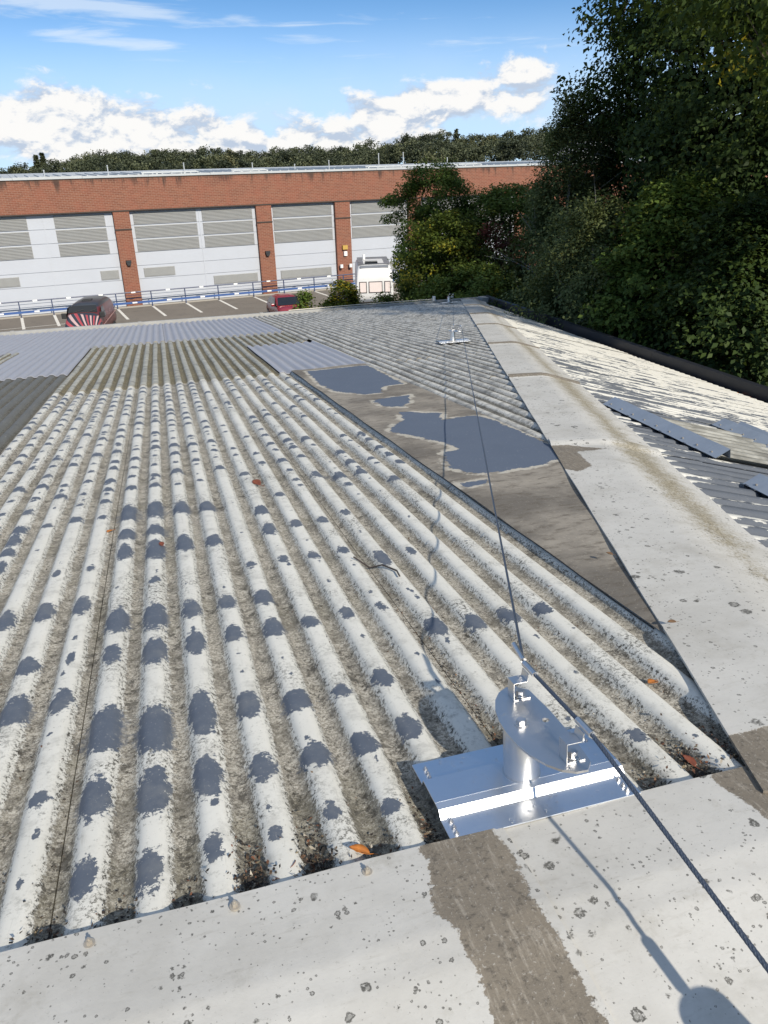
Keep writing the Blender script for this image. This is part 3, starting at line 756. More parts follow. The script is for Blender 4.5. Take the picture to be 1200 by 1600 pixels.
m = MB(); m.box((9.56, EY - .1, zg - .35), (9.93, EY + .26, zg + .052)); m.build('gutter_corner', GUTG, house, False, True)
# walls under the eaves
m = MB(); wz = 3.95
for lo, hi in (((-7.5, 22.3, 0), (9.3, 22.6, wz)), ((9.3, -3.5, 0), (9.55, 22.6, wz)), ((-7.6, -3.5, 0), (-7.4, 22.3, wz)), ((-7.4, -3.6, 0), (9.3, -3.4, 5.6))): m.box(lo, hi)
m.build('wall', WALLB, house, False, True)

# fixing bolts on the cap edges
def bolt_at(x, y, z, r=.011, par=None, mat=BOLTM, nm='fixing_bolt'):
    m = MB(); m.cyl((x, y, z), (x, y, z + .004), r * 1.35, n=14); m.cyl((x, y, z + .004), (x, y, z + .013), r * .78, r * .7, n=6); m.cyl((x, y, z + .013), (x, y, z + .018), r * .35, n=8)
    return m.build(nm, mat, par or house, True, True)
for px, py in ((-.02, 1.215), (-.312, 1.215), (.27, 1.215), (-.6, 1.21), (-.9, 1.21)):
    bolt_at(px, py, zmain(py) + .03, .0085)

# ------------------------------------------------------------------ roof anchors and the safety cable
def brushed(name, c, rough, scale, metal=1.0):
    g = G(name); s = g.sep(g.obj)
    n1 = g.noise(40, 4, .6, g.scl(g.obj, scale)); n2 = g.noise(9, 4, .6, g.obj)
    cc = g.mix(n2, tuple(v * .9 for v in c), c)
    sm_ = g.mul(g.sm(g.noise(30, 4, .7, g.obj), .6, .75), .25)
    cc = g.mix(sm_, cc, (.35, .34, .32))
    return g.out(cc, g.add(rough, g.add(g.mul(g.sub(n1, .5), .12), g.mul(sm_, .5))), metal, g.bump(n1, .05, .002))
ALU = brushed('mill_aluminium', (.82, .84, .87), .32, (1, 14, 14))
POSTM = brushed('satin_aluminium', (.74, .74, .74), .34, (12, 12, 1))
INOX = brushed('satin_stainless', (.72, .71, .70), .38, (14, 1, 14))
ROPE = plain('steel_rope', (.10, .12, .155), .42, .6, .25, 80)
DARKM = plain('dark_fitting', (.03, .032, .035), .5, .3)

def make_anchor():
    """origin: foot of the post, on the plane of the crests; local Y runs down the roof"""
    a = empty('roof_anchor', (0, 0, 0))
    m = MB()
    pr = [(-.150, .004), (-.078, .005), (-.062, .0245), (-.040, .026), (.052, .026), (.062, .008), (.148, .006)]
    m.strip(pr, -.248, .252, .004, lambda u, v, w: (w, u, v))
    m.build('base_plate', ALU, a, bevel=.0008)
    m = MB(); m.cyl((0, 0, .028), (0, 0, .163), .0455, n=40); m.build('post', POSTM, a, True, bevel=.002)
    m = MB(); m.cyl((0, 0, .027), (0, 0, .031), .049, n=40); m.build('weld_collar', POSTM, a, True)
    # half-moon top plate
    out = []
    for i in range(15):
        t = rad(63) + rad(234) * i / 14 if False else rad(68 + 224 * i / 14)
        out.append((.052 + .102 * math.cos(t), -.022 + .196 * math.sin(t)))
    out = [(.083, -.192), (.092, -.10), (.094, .03), (.088, .138)] + [(.066, .160)] + [p for p in out if p[0] < .07]
    hole = []
    m = MB(); n = len(out)
    # plate with a drilled hole: outline ring, hole ring, bridged by two faces
    hc = (.064, -.006); hr = .0095; hn = 12
    V = [(x, y, z) for z in (.164, .170) for x, y in out]
    me = bpy.data.meshes.new('top_plate'); import bmesh
    bm = bmesh.new()
    ov = [bm.verts.new((x, y, .170)) for x, y in out]; hv = [bm.verts.new((hc[0] + hr * math.cos(2 * math.pi * i / hn), hc[1] + hr * math.sin(2 * math.pi * i / hn), .170)) for i in range(hn)]
    es = [bm.edges.new((ov[i], ov[(i + 1) % n])) for i in range(n)] + [bm.edges.new((hv[i], hv[(i + 1) % hn])) for i in range(hn)]
    bmesh.ops.triangle_fill(bm, use_beauty=True, use_dissolve=False, edges=es)
    bmesh.ops.recalc_face_normals(bm, faces=bm.faces[:])
    if sum(f.normal.z for f in bm.faces) < 0: bmesh.ops.reverse_faces(bm, faces=bm.faces[:])
    r = bmesh.ops.extrude_face_region(bm, geom=bm.faces[:])
    bmesh.ops.translate(bm, verts=[v for v in r['geom'] if isinstance(v, bmesh.types.BMVert)], vec=(0, 0, -.006))
    bmesh.ops.recalc_face_normals(bm, faces=bm.faces[:])
    bm.to_mesh(me); bm.free(); me.materials.append(INOX)
    tp = bpy.data.objects.new('top_plate', me); col.objects.link(tp); tp.parent = a
    def hexbolt(x, y, z, r, par, washer=1.55):
        m = MB(); m.cyl((x, y, z), (x, y, z + .003), r * washer, n=24)
        m.cyl((x, y, z + .003), (x, y, z + .013), r, n=6); m.cyl((x, y, z + .013), (x, y, z + .0145), r * .82, n=12)
        return m.build('bolt', INOX, par, True, bevel=.0006)
    hexbolt(0, 0, .170, .0135, a, 1.35)
    for yy in (.118, -.165):
        b = empty('cable_bracket', (0, 0, 0)); b.parent = a
        m = MB(); w = .019
        pr = [(.074, .1702), (.026, .1702), (.026, .222), (.064, .222), (.068, .242)]
        m.strip(pr, yy - w, yy + w, -.0032, lambda u, v, ww: (u, ww, v))
        m.build('bent_plate', INOX, b, bevel=.0006)
        m = MB(); m.cyl((.052, yy, .1735), (.052, yy, .1765), .0165, n=24); m.cyl((.052, yy, .1765), (.052, yy, .187), .0118, n=6); m.cyl((.052, yy, .187), (.052, yy, .1885), .0095, n=12)
        m.build('bolt', INOX, b, True, bevel=.0006)
        m = MB()
        k = -1 if yy < 0 else 1
        m.tube([(.079, yy - .004 - .032, .2475), (.079, yy - .004 + .032, .2475)], .0088, 14)
        m.build('guide_sleeve', INOX, b, True)
    for sx in (-1, 1):
        for i, yy in enumerate((-.132, -.112, -.09, .078, .096, .116)):
            z = .0075 if yy < 0 else .0095
            m = MB(); x = sx * .226 + .002 + (yy * .03)
            m.cyl((x, yy, z), (x, yy, z + .002), .0075, n=16); m.cyl((x, yy, z + .002), (x, yy, z + .0075), .0048, n=6); m.cyl((x, yy, z + .0075), (x, yy, z + .012), .0022, n=8)
            m.build('screw', INOX, a, True)
    return a
anch = make_anchor()
tag(anch, 'shiny plate-mounted roof anchor with half-moon top, nearest the ridge', 'roof anchor', 'roof anchors along the safety cable')
TILT = math.atan(SL)
def put_anchor(a, x, y, dz=.020, rz=0.0):
    a.location = (x, y, zmain(y) + dz); a.rotation_euler = Euler((-TILT, 0, rz), 'XYZ')
put_anchor(anch, .727, 1.395)
a2 = copy_tree(anch); put_anchor(a2, 4.37, 11.5, .03); a2['label'] = 'roof anchor on the weathered grey sheets in the middle of the far roof'
a3 = copy_tree(anch); put_anchor(a3, 8.2, 21.9, .02); a3['label'] = 'farthest roof anchor beside the far gutter corner'
bpy.context.view_layer.update()
def apt(a, p): return a.matrix_world @ Vector(p)
# droplets and crumbs on the near plate
m = MB(); r5 = random.Random(3)
for i in range(70):
    x, y = r5.uniform(-.23, .23), r5.choice((r5.uniform(-.145, -.085), r5.uniform(-.03, .04), r5.uniform(.07, .14)))
    if math.hypot(x, y) < .055: continue
    z = .0265 + .004 if -.05 < y < .055 else (.0092 if y < 0 else .0105); r = r5.uniform(.0016, .0042)
    n = 8; V = [(x + r * math.cos(k * math.pi / 4) * 1.2, y + r * math.sin(k * math.pi / 4), z) for k in range(n)] + [(x + r * .6 * math.cos(k * math.pi / 4) * 1.2, y + r * .6 * math.sin(k * math.pi / 4), z + r * .35) for k in range(n)] + [(x, y, z + r * .45)]
    m.add(V, [(k, (k + 1) % n, n + (k + 1) % n, n + k) for k in range(n)] + [(n + k, n + (k + 1) % n, 2 * n) for k in range(n)])
gw = G('water_drop'); gw.b.inputs['Transmission Weight'].default_value = 1.0; gw.b.inputs['IOR'].default_value = 1.33; gw.out((.95, .97, 1), .02)
wd = m.build('water_drops', gw.m, anch, True, kind='stuff')

# cable
S = [apt(a3, (.079, .15, .2475)), apt(a3, (.079, -.17, .2475))]
pts = [S[0], S[1]]
A2 = [apt(a2, (.079, .16, .2475)), apt(a2, (.079, -.20, .2475))]
A1 = [apt(anch, (.079, .15, .2475)), apt(anch, (.079, -.205, .2475))]
def span(p, q, n, sag): return [p.lerp(q, i / n) - Vector((0, 0, sag * 4 * (i / n) * (1 - i / n))) for i in range(1, n)]
path = [S[0], S[1]] + span(S[1], A2[0], 24, .035) + A2 + span(A2[1], A1[0], 40, .03) + A1
tail = [Vector((.818, .66, 8 - 1.223)), Vector((.845, .45, 8 - 1.225)), Vector((.90, .05, 8 - 1.23)), Vector((1.05, -1.0, 8 - 1.33)), Vector((1.4, -3.4, 8 - 1.62))]
near_pts = [A1[1]]; p = A1[1]
for q in tail:
    near_pts += [p.lerp(q, i / 8) for i in range(1, 9)]; p = q
cable = empty('safety_cable', tuple(A1[0]), 'twisted steel safety cable strung over the roof anchors', 'cable')
m = MB(); m.tube(path[:-2] + [A1[0]], .0040, 8); m.build('rope_span', ROPE, cable, True, True)
dense = [A1[0] + (A1[1] - A1[0]) * (i / 90) for i in range(91)]
q0 = near_pts[:18]
for i in range(len(q0) - 1): dense += [q0[i].lerp(q0[i + 1], j / 10) for j in range(1, 11)]
m = MB(); m.tube(dense, .0050, 24, lobes=6, twist=95.0); m.build('rope_lay', ROPE, cable, False, True)
m = MB(); m.tube(near_pts[17:], .0050, 10); m.build('rope_tail', ROPE, cable, True, True)
m = MB(); m.tube([A1[0] + Vector((.018, .10, -.008)) , A1[0] + Vector((.004, .01, 0.0))], .0078, 12); m.build('swage_sleeve', INOX, cable, True, True)
# in-line tensioner past the picture edge (its shadow falls on the ridge cap)
m = MB(); m.tube([tail[0] + Vector((.006, -.05, 0)), tail[0] + Vector((.020, -.155, 0))], .0125, 12); m.build('tension_rod', INOX, cable, True, True)
dc = tail[0] + Vector((.05, -.258, .0)); m = MB()
m.tube([dc + Vector((0, 0, -.03)), dc + Vector((0, 0, -.028)), dc + Vector((0, 0, .028)), dc + Vector((0, 0, .03))], [.044, .054, .054, .044], 32); m.build('tension_drum', DARKM, cable, True, True)

# ------------------------------------------------------------------ litter, loose leaves
def litter():
    r = np.random.default_rng(21); V = []; F = []; T = []
    def bit(x, y, z, s):
        b = len(V); a = r.uniform(0, 6.28); k = 4 if s < .006 else 5
        tx, ty = r.normal(0, .45, 2)
        for i in range(k):
            t = a + 2 * math.pi * i / k; q = s * r.uniform(.5, 1.1) * (1.6 if i % 2 else .8)
            V.append((x + q * math.cos(t), y + q * math.sin(t), z + q * (tx * math.cos(t) + ty * math.sin(t)) + s * .35))
        F.append(tuple(range(b, b + k))); tt = r.uniform(0, 1); T.extend([tt] * k)
    def surf(x, y): return zmain(y) - .037 * (1 - float(profile(np.array((x - X0) / PIT)))) + .017
    for k in range(-6, 14):
        cx = X0 + k * PIT
        dens = 100 if -.5 < cx < 1.4 else 40
        if k in (3, 4, 6, 11, 12): dens = 330
        for _ in range(dens):                          # heaped against the cap
            x = cx + r.normal(0, .022); y = 1.24 + abs(r.normal(0, .085 if k in (3, 4, 6, 11, 12) else .05)) + .02
            if .47 < x < .985 and y < 1.56: continue
            if x > hipx(y) - .40: continue
            bit(x, y, surf(x, y) + r.uniform(-.002, .012), r.uniform(.0012, .0045) * (1.35 if k in (3, 4, 6, 11, 12) else 1.1))
        for _ in range(70):
            x = cx + r.normal(0, .02); y = 1.25 + r.exponential(1.3)
            if y > 6 or (.47 < x < .985 and y < 1.56) or x > 1.46 or x > hipx(y) - .38: continue
            bit(x, y, surf(x, y) - .002, r.uniform(.0012, .0042))
    for _ in range(420):                               # the joint beside the plate
        y = 1.56 + abs(r.normal(0, .5)); x = .759 + r.normal(0, .012); bit(x, y, surf(x, y) - .001, r.uniform(.0015, .0045))
    for _ in range(90):
        x, y = r.uniform(.49, .97), r.choice([r.uniform(1.26, 1.31), r.uniform(1.30, 1.325)]); bit(x, y, zmain(y) + .0195, r.uniform(.0015, .0034))
    for _ in range(60): 
        x, y = .515 + r.normal(0, .014), 1.308 + r.normal(0, .008); bit(x, y, zmain(y) + .02 + r.uniform(0, .004), r.uniform(.002, .005))
    g = G('leaf_litter'); t = g.attr('tone')
    rp = g.n('ShaderNodeValToRGB'); g.put(rp.inputs[0], t); e = rp.color_ramp.elements
    e[0].position = 0; e[0].color = (.012, .010, .008, 1); e[1].position = 1; e[1].color = (.45, .41, .34, 1)
    for ps, c in ((.55, (.03, .022, .015, 1)), (.74, (.07, .042, .022, 1)), (.84, (.13, .05, .025, 1)), (.93, (.15, .12, .07, 1))):
        q = e.new(ps); q.color = c
    o = mesh('leaf_litter', V, F, g.out(rp.outputs[0], .8), None, {'tone': T})
    tag(o, 'crumbs of dead leaf and grit caught in the roof valleys', None, None, 'stuff')
litter()

def leaf_mat(name, c1, c2):
    g = G(name); n = g.noise(60, 4, .65, g.obj)
    return g.out(g.mix(n, c1, c2), .5, 0, g.bump(g.noise(120, 3, .6, g.obj), .3, .002))
LO = leaf_mat('orange_leaf', (.50, .19, .03), (.28, .085, .02)); LR = leaf_mat('russet_leaf', (.20, .055, .025), (.10, .03, .016)); LB = leaf_mat('brown_leaf', (.20, .12, .06), (.09, .05, .025))
def fallen_leaf(x, y, z, size, rz, tilt, mat, label, curl=.35, ln=1.35):
    """a curled leaf with midrib, pointed tip and stalk"""
    r = random.Random(int(x * 977 + y * 31)); n = 9; V = []; F = []
    for i in range(n):
        t = i / (n - 1); w = math.sin(math.pi * min(1, t * .93 + .05)) ** .8 * (1 - .25 * t) * .5
        for k, sx in enumerate((-1, -.5, 0, .5, 1)):
            jag = 1 + (.12 * math.sin(i * 2.9 + k) if abs(sx) == 1 else 0)
            X = sx * w * jag; Y = (t - .5) * ln; Zz = curl * (abs(sx) * w) * 1.3 + curl * .9 * (t - .5) ** 2 + (.035 if sx == 0 else 0)
            V.append((X * size, Y * size, Zz * size))
    for i in range(n - 1):
        for k in range(4): F.append((i * 5 + k, i * 5 + k + 1, i * 5 + k + 6, i * 5 + k + 5))
    o = mesh('fallen_leaf', V, F, mat, None, None, True)
    md = o.modifiers.new('solid', 'SOLIDIFY'); md.thickness = .0009
    o.location = (x, y, z); o.rotation_euler = (tilt[0], tilt[1], rz)
    tag(o, label, 'fallen leaf', 'fallen leaves on the roof')
    m = MB(); m.tube([(0, -ln * .5 * size, curl * .22 * size), (0.1 * size, -ln * .72 * size, curl * .3 * size), (.22 * size, -ln * .9 * size, curl * .25 * size)], size * .03, 5); m.build('stalk', mat, o, True)
    return o
S_ = lambda x, y: zmain(y) - .037 * (1 - float(profile(np.array((x - X0) / PIT)))) + .02
fallen_leaf(.268, 1.286, zmain(1.286) + .026, .036, 1.25, (.35, .25), LO, 'bright orange fallen leaf lodged against the edge of the ridge cap', .5)
fallen_leaf(.44, 4.66, S_(.44, 4.66) + .008, .055, .5, (.2, -.2), LR, 'russet fallen leaf on the white sheets left of the cable', .6)
fallen_leaf(-.43, 4.08, S_(-.43, 4.08) + .006, .035, 2.2, (.1, .2), LO, 'small orange leaf in a valley of the left white sheets', .5)
fallen_leaf(-.155, 3.70, S_(-.155, 3.70) + .004, .028, .2, (.2, .0), LR, 'small russet leaf touching a flaked grey patch', .5)
fallen_leaf(1.40, 2.50, S_(1.34, 2.50) + .010, .034, 1.2, (.0, .3), LR, 'red-brown leaf in the valley beside the brown patch sheet', .6)
fallen_leaf(1.335, 1.72, S_(1.335, 1.72) + .008, .034, 2.0, (.3, .1), LO, 'orange-yellow leaf in the valley by the hip cap', .5)
fallen_leaf(1.565, 1.955, zmain(1.955) + .055, .024, 1.4, (.1, .1), LB, 'brown leaf on the edge of the spotted hip cap', .6)
fallen_leaf(1.19, 1.345, S_(1.19, 1.345) + .010, .032, .3, (.2, .2), LR, 'russet leaf in the litter right of the shiny base plate', .6)
fallen_leaf(1.70, 2.58, zmain(2.58) + .066, .022, .7, (.1, .1), LB, 'small brown leaf higher up the hip cap edge', .6)
fallen_leaf(.115, 1.31, S_(.10, 1.31) - .012, .026, 2.6, (.2, .4), LR, 'red leaf scrap in the litter heap below the orange leaf', .6)
gx = EX + .09
for i, (y, mt, lb) in enumerate(((15.3, LO, 'orange leaf lying in the black gutter, farthest along'), (10.9, LR, 'red leaf in the black gutter nearest the picture edge'), (11.2, LO, 'orange leaf in the black gutter beside the red one'), (14.8, LB, 'pale brown leaf in the black gutter beside the far orange one'))):
    fallen_leaf(gx, y, zend(EX) - .10 + .03, .07, i * .9, (.2, -.5), mt, lb, .6)
# snapped fixing wire lying over the lap
m = MB(); pz = lambda x, y, h: (x, y, S_(x, y) + h)
m.tube([pz(.70, 3.10, .004), pz(.755, 3.02, .006), pz(.80, 2.97, .006), pz(.835, 2.86, .005), pz(.83, 2.80, .004)], .004, 6)
tag(m.build('bent_wire', plain('rusty_wire', (.05, .04, .035), .8, 0, .3, 30), None, True), 'short dark bent wire lying across the white sheets', 'wire')

# dark sheet standing in for the shade under the caps and between sheets
m = MB(); m.add([(-7.5, .9, zmain(.9) - .10), (1.6, .9, zmain(.9) - .10), (9.3, 22.6, zmain(22.6) - .10), (-7.5, 22.6, zmain(22.6) - .10)], [(0, 1, 2, 3)])
m.add([(1.6, 1.0, zend(1.6) - .10), (1.6, -3.5, zend(1.6) - .10), (9.4, -3.5, zend(9.4) - .10), (9.4, 22.6, zend(9.4) - .10)], [(0, 1, 2, 3)])
m.build('void_sheet', plain('void_black', (.03, .028, .025), .9), house, False, True)

# ------------------------------------------------------------------ ground, car park, far facade frame
FA = rad(8.775)
BU = np.array([math.cos(FA), math.sin(FA)]); BN = np.array([-math.sin(FA), math.cos(FA)])
def fw_(u, n, z=0.0):
    q = BU * u + BN * n; return (q[0], q[1], z)
def ground_mat():
    g = G('rough_grass'); c = g.mix(g.noise(.35, 6, .65), (.045, .06, .02), (.11, .10, .05))
    return g.out(c, .9, 0, g.bump(g.noise(4, 5, .7), .5, .05))
tag(mesh('ground', [(-3000, -800, -.03), (3000, -800, -.03), (3000, 4000, -.03), (-3000, 4000, -.03)], [(0, 1, 2, 3)], ground_mat()), kind='structure')
def asphalt():
    g = G('worn_asphalt'); s = g.sep(g.pos)
    c = g.mix(g.noise(.3, 6, .65), (.115, .098, .08), (.19, .168, .14))
    c = g.mix(g.mul(g.sm(g.noise(1.1, 6, .7), .52, .7), .6), c, (.075, .068, .06))
    c = g.mix(g.mul(g.sm(g.noise(20, 3, .7), .55, .7), .35), c, (.30, .28, .25))
    return g.out(c, .9, 0, g.bump(g.noise(14, 4, .7), .4, .02))
park = mesh('car_park', [fw_(-70, 26), fw_(75, 26), fw_(75, 57.45), fw_(-70, 57.45)], [(0, 1, 2, 3)], asphalt()); tag(park, kind='structure')
apron = mesh('apron', [fw_(-70, 57.45, -.015), fw_(75, 57.45, -.015), fw_(75, 62, -.015), fw_(-70, 62, -.015)], [(0, 1, 2, 3)], plain('concrete_apron', (.33, .32, .30), .85, 0, .2, 1.5)); tag(apron, kind='structure')
m = MB()
def fbox(m, u0, u1, n0, n1, z0, z1):
    V = [fw_(u, n, z) for z in (z0, z1) for (u, n) in ((u0, n0), (u1, n0), (u1, n1), (u0, n1))]
    m.add(V, [(0, 3, 2, 1), (4, 5, 6, 7), (0, 1, 5, 4), (1, 2, 6, 5), (2, 3, 7, 6), (3, 0, 4, 7)])
fbox(m, -70, 75, 57.38, 57.50, 0.0, .10); tag(m.build('kerb', plain('kerb_concrete', (.30, .28, .25), .85)), kind='structure')
PAINT = plain('road_paint', (.62, .60, .55), .7, 0, .25, 3)
def sheet4(name, pts, mat, parent=None):
    return mesh(name, pts, [(0, 1, 2, 3)], mat, parent)
bays = [-.14, 1.88, 4.05, 6.0, 8.37, 10.72, 13.1, 15.7, 18.06]
bays = [bays[0] - 2.35 * k for k in range(9, 0, -1)] + bays + [18.06 + 2.4 * k for k in range(1, 6)]
for u in bays:
    sheet4('bay_marking', [fw_(u - .09, 52.3, .004), fw_(u + .09, 52.3, .004), fw_(u + .09, 57.2, .004), fw_(u - .09, 57.2, .004)], PAINT, park)
sheet4('bay_marking', [fw_(-25, 52.9, .008), fw_(4.5, 52.9, .008), fw_(4.5, 53.0, .008), fw_(-25, 53.0, .008)], PAINT, park)

# ------------------------------------------------------------------ brick building with bay doors
def brick_mat():
    g = G('red_brickwork'); s = g.sep(g.obj)
    bt = g.n('ShaderNodeTexBrick'); g.put(bt.inputs['Vector'], g.vec(g.add(s[0], g.mul(s[1], 1.0)), s[2], 0.0))
    bt.inputs['Scale'].default_value = 1.0; bt.inputs['Brick Width'].default_value = .32; bt.inputs['Row Height'].default_value = .105
    bt.inputs['Mortar Size'].default_value = .012; bt.inputs['Mortar Smooth'].default_value = .2; bt.inputs['Bias'].default_value = -.1
    bt.inputs['Color1'].default_value = (.150, .052, .028, 1); bt.inputs['Color2'].default_value = (.21, .078, .042, 1); bt.inputs['Mortar'].default_value = (.25, .15, .11, 1)
    c = g.mix(g.mul(g.sm(g.noise(.9, 6, .65, g.obj), .4, .7), .4), bt.outputs[0], (.24, .075, .045))
    # rain streaks below the coping
    sv = g.vec(g.mul(s[0], 1.5), 0.0, g.mul(s[2], .12))
    st = g.sm(g.noise(1.3, 4, .7, sv), .47, .54); top = g.sm(g.add(s[2], g.mul(g.sub(g.noise(1.2, 3, .6, sv), .5), 3.0)), 7.7, 8.4)
    c = g.mix(g.mul(g.mul(st, top), .8), c, (.03, .02, .016))
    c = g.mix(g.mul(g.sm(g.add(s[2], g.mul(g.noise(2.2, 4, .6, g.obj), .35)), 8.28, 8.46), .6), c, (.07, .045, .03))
    return g.out(c, .85, 0, g.bump(bt.outputs[1], -.4, .015))
BRICK = brick_mat()
DARKB = plain('dark_brick_course', (.045, .032, .026), .85, 0, .3, 8)
DOORW = plain('white_door_panel', (.395, .418, .46), .55, 0, .06, .8)
LOUV = plain('louvre_grey', (.33, .335, .33), .55, 0, .1, 2)
LOUVB = plain('louvre_backing', (.24, .24, .235), .8)
COPE = plain('metal_coping', (.40, .42, .43), .5, .1, .15, .8)
ROOFG = plain('profiled_roof', (.42, .44, .45), .6, .1, .25, .5)
bb = empty('brick_building', (0, 0, 0), 'long red brick depot with white louvred bay doors across the car park', 'building')
bb.location = fw_(0, 58.0, 0); bb.rotation_euler = (0, 0, FA)
def lb(lo, hi): return MB().box(lo, hi)                       # local: x along the front, y into the building
L0, L1 = -62.0, 72.0
lb((L0, -.02, 6.30), (L1, .6, 8.32)).build('wall', BRICK, bb)
lb((L0, -.045, 6.22), (L1, .5, 6.298)).build('soldier_course', DARKB, bb)
m = MB(); m.box((L0, .5, 0), (L1, .7, 6.2)); m.box((L0, .7, 0), (L0 + .3, 38, 8.5)); m.box((L1 - .3, .7, 0), (L1, 38, 8.5)); m.box((L0, 38, 0), (L1, 38.3, 8.5)); m.build('inner_wall', BRICK, bb)
x = L0; i = 0
while x < L1:                                                    # coping lengths and roof sheets
    xe = min(L1, x + 4.2)
    lb((x, -.10, 8.322), (xe - .012, .45, 8.46 + (.02 if i % 3 == 0 else 0))).build('coping', COPE, bb)
    mm = MB(); mm.add([(x, .46, 8.44), (xe - .015, .46, 8.44), (xe - .015, 18, 8.92), (x, 18, 8.92)], [(0, 1, 2, 3)])
    for k in range(6): mm.box((x + .35 + k * .65, .5, 8.45), (x + .42 + k * .65, 9, 8.51), Matrix.Rotation(.0273, 3, 'X'), (x, .5, 8.45))
    mm.add([(x, 18, 8.92), (xe - .015, 18, 8.92), (xe - .015, 38, 8.5), (x, 38, 8.5)], [(0, 1, 2, 3)])
    mm.build('roof_panel', ROOFG, bb)
    x = xe; i += 1
for k, (x, h) in enumerate(((7.0, .5), (12.1, .55), (17.0, .45), (20.2, .3), (22.9, .5), (27.0, .9), (29.1, .95), (33, .5), (3.0, .3))):
    m = MB(); m.cyl((x, 1.2, 8.4), (x, 1.2, 8.55 + h), .035, n=8); m.cyl((x, 1.2, 8.55 + h), (x, 1.2, 8.60 + h), .055, n=8); m.build('roof_post', COPE, bb)
for k, (x0, x1) in enumerate(((9.2, 13.0), (15.5, 18.0), (26.0, 31.5), (33.0, 36.0))):
    m = MB(); m.box((x0, .9, 8.53), (x1, 1.0, 8.60)); m.box((x0, 1.5, 8.57), (x1, 1.6, 8.64))
    for q in range(5): m.box((x0 + (x1 - x0) * q / 4 - .06, .9, 8.46), (x0 + (x1 - x0) * q / 4 + .06, 1.6, 8.56))
    m.build('roof_walkway', COPE, bb)
piers = [(-24.0, -22.9), (-13.1, -12.0), (-3.2, -2.12), (6.74, 7.81), (16.64, 17.78), (22.74, 23.95), (28.9, 30.0), (38.9, 40.0), (48.9, 50.0)]
for (a, b) in piers:
    p = lb((a, -.0, 0), (b, .55, 6.215)).build('pier', BRICK, bb)
    lb((a - .02, -.03, 5.02), (b + .02, .02, 5.12)).build('dark_course', DARKB, p)
    if a in (6.74, 16.64, -3.2, -13.1):
        lp = MB(); c = (a + b) / 2; lp.box((c - .17, -.22, 2.95), (c + .17, -.002, 3.08)); lp.prism([(-.16, 0), (.16, 0), (.10, -.20), (-.10, -.20)], -.20, -.002, lambda u, v, w: (c + u, w, 2.95 + v))
        lp.build('wall_lamp', DARKM, p)
p3 = [o for o in bb.children if o.name.startswith('pier')][5]
lb((23.15, -.20, 2.82), (23.55, .0, 3.12)).build('alarm_box', plain('yellow_box', (.42, .27, .06), .5), p3)
lb((23.25, -.18, 2.35), (23.5, .0, 2.68)).build('meter_box', plain('white_box', (.72, .72, .7), .5), p3)
for cx in (22.95, 23.7):
    m = MB(); m.cyl((cx, -.25, 1.5), (cx, -.25, 1.75), .12, n=10); m.build('camera_dome', bpy.data.materials['white_box'], p3)
ROWS = 7; RH = 6.2 / ROWS
def door(a, b, leaves, low):
    """leaves: (x0, x1, louvre_x0, louvre_x1); low: small louvres (x0, x1, row)"""
    d = MB().box((a + .01, .34, 0), (b - .01, .40, 6.19)).build('bay_door', DOORW, bb)
    for (x0, x1, l0, l1) in leaves:
        for r in range(ROWS):
            z0 = 6.2 - (r + 1) * RH; lb((x0 + .015, .285 , z0 + .012), (x1 - .015, .338, z0 + RH - .012)).build('panel', DOORW, d, bevel=0)
            lo = [(l0, l1, .05, .10)] if r < 3 else []
            lo += [(q0, q1, .12, .20) for (q0, q1, rr) in low if rr == r and q0 >= x0 - .01 and q1 <= x1 + .01]
            for (q0, q1, e0, e1) in lo:
                lv = MB(); zb, zt = z0 + e0 + .02, z0 + RH - e1; lv.box((q0, .272, zb), (q1, .2848, zt))
                lv.build('louvre_back', LOUVB, d)
                lv = MB(); n = 8; 
                for k in range(n):
                    zc = zb + (zt - zb) * (k + .5) / n
                    lv.box((q0 + .02, .225, zc - .012), (q1 - .02, .2715, zc + .034), Matrix.Rotation(rad(32), 3, 'X'))
                lv.box((q0, .235, zb - .03), (q1, .2715, zb)); lv.box((q0, .235, zt), (q1, .2715, zt + .03))
                lv.build('louvre', LOUV, d)['kind'] = 'stuff'
    for (x0, x1, l0, l1) in leaves[:-1]:
        lb((x1 - .03, .26, 0), (x1 + .03, .335, 6.19)).build('mullion', DOORW, d)
    return d
door(-12.0, -3.2, [(-12, -7.6, -11.8, -7.9), (-7.6, -3.2, -7.3, -3.4)], [])
door(-2.12, 6.74, [(-2.12, 2.35, -1.9, 1.35), (2.35, 6.74, 3.0, 6.2)], [(5.35, 6.55, 5 - 1), (-1.5, .2, 4)])
door(7.81, 16.64, [(7.81, 12.55, 8.05, 12.35), (12.55, 16.64, 12.75, 16.4)], [(8.25, 10.4, 4), (13.1, 16.4, 5)])
door(17.78, 22.74, [(17.78, 22.74, 17.95, 22.55)], [(18.2, 22.3, 5)])
door(23.95, 28.9, [(23.95, 28.9, 24.15, 28.7)], [(24.4, 28.4, 5)])
door(30.0, 38.9, [(30, 34.4, 30.2, 34.2), (34.4, 38.9, 34.6, 38.7)], [])

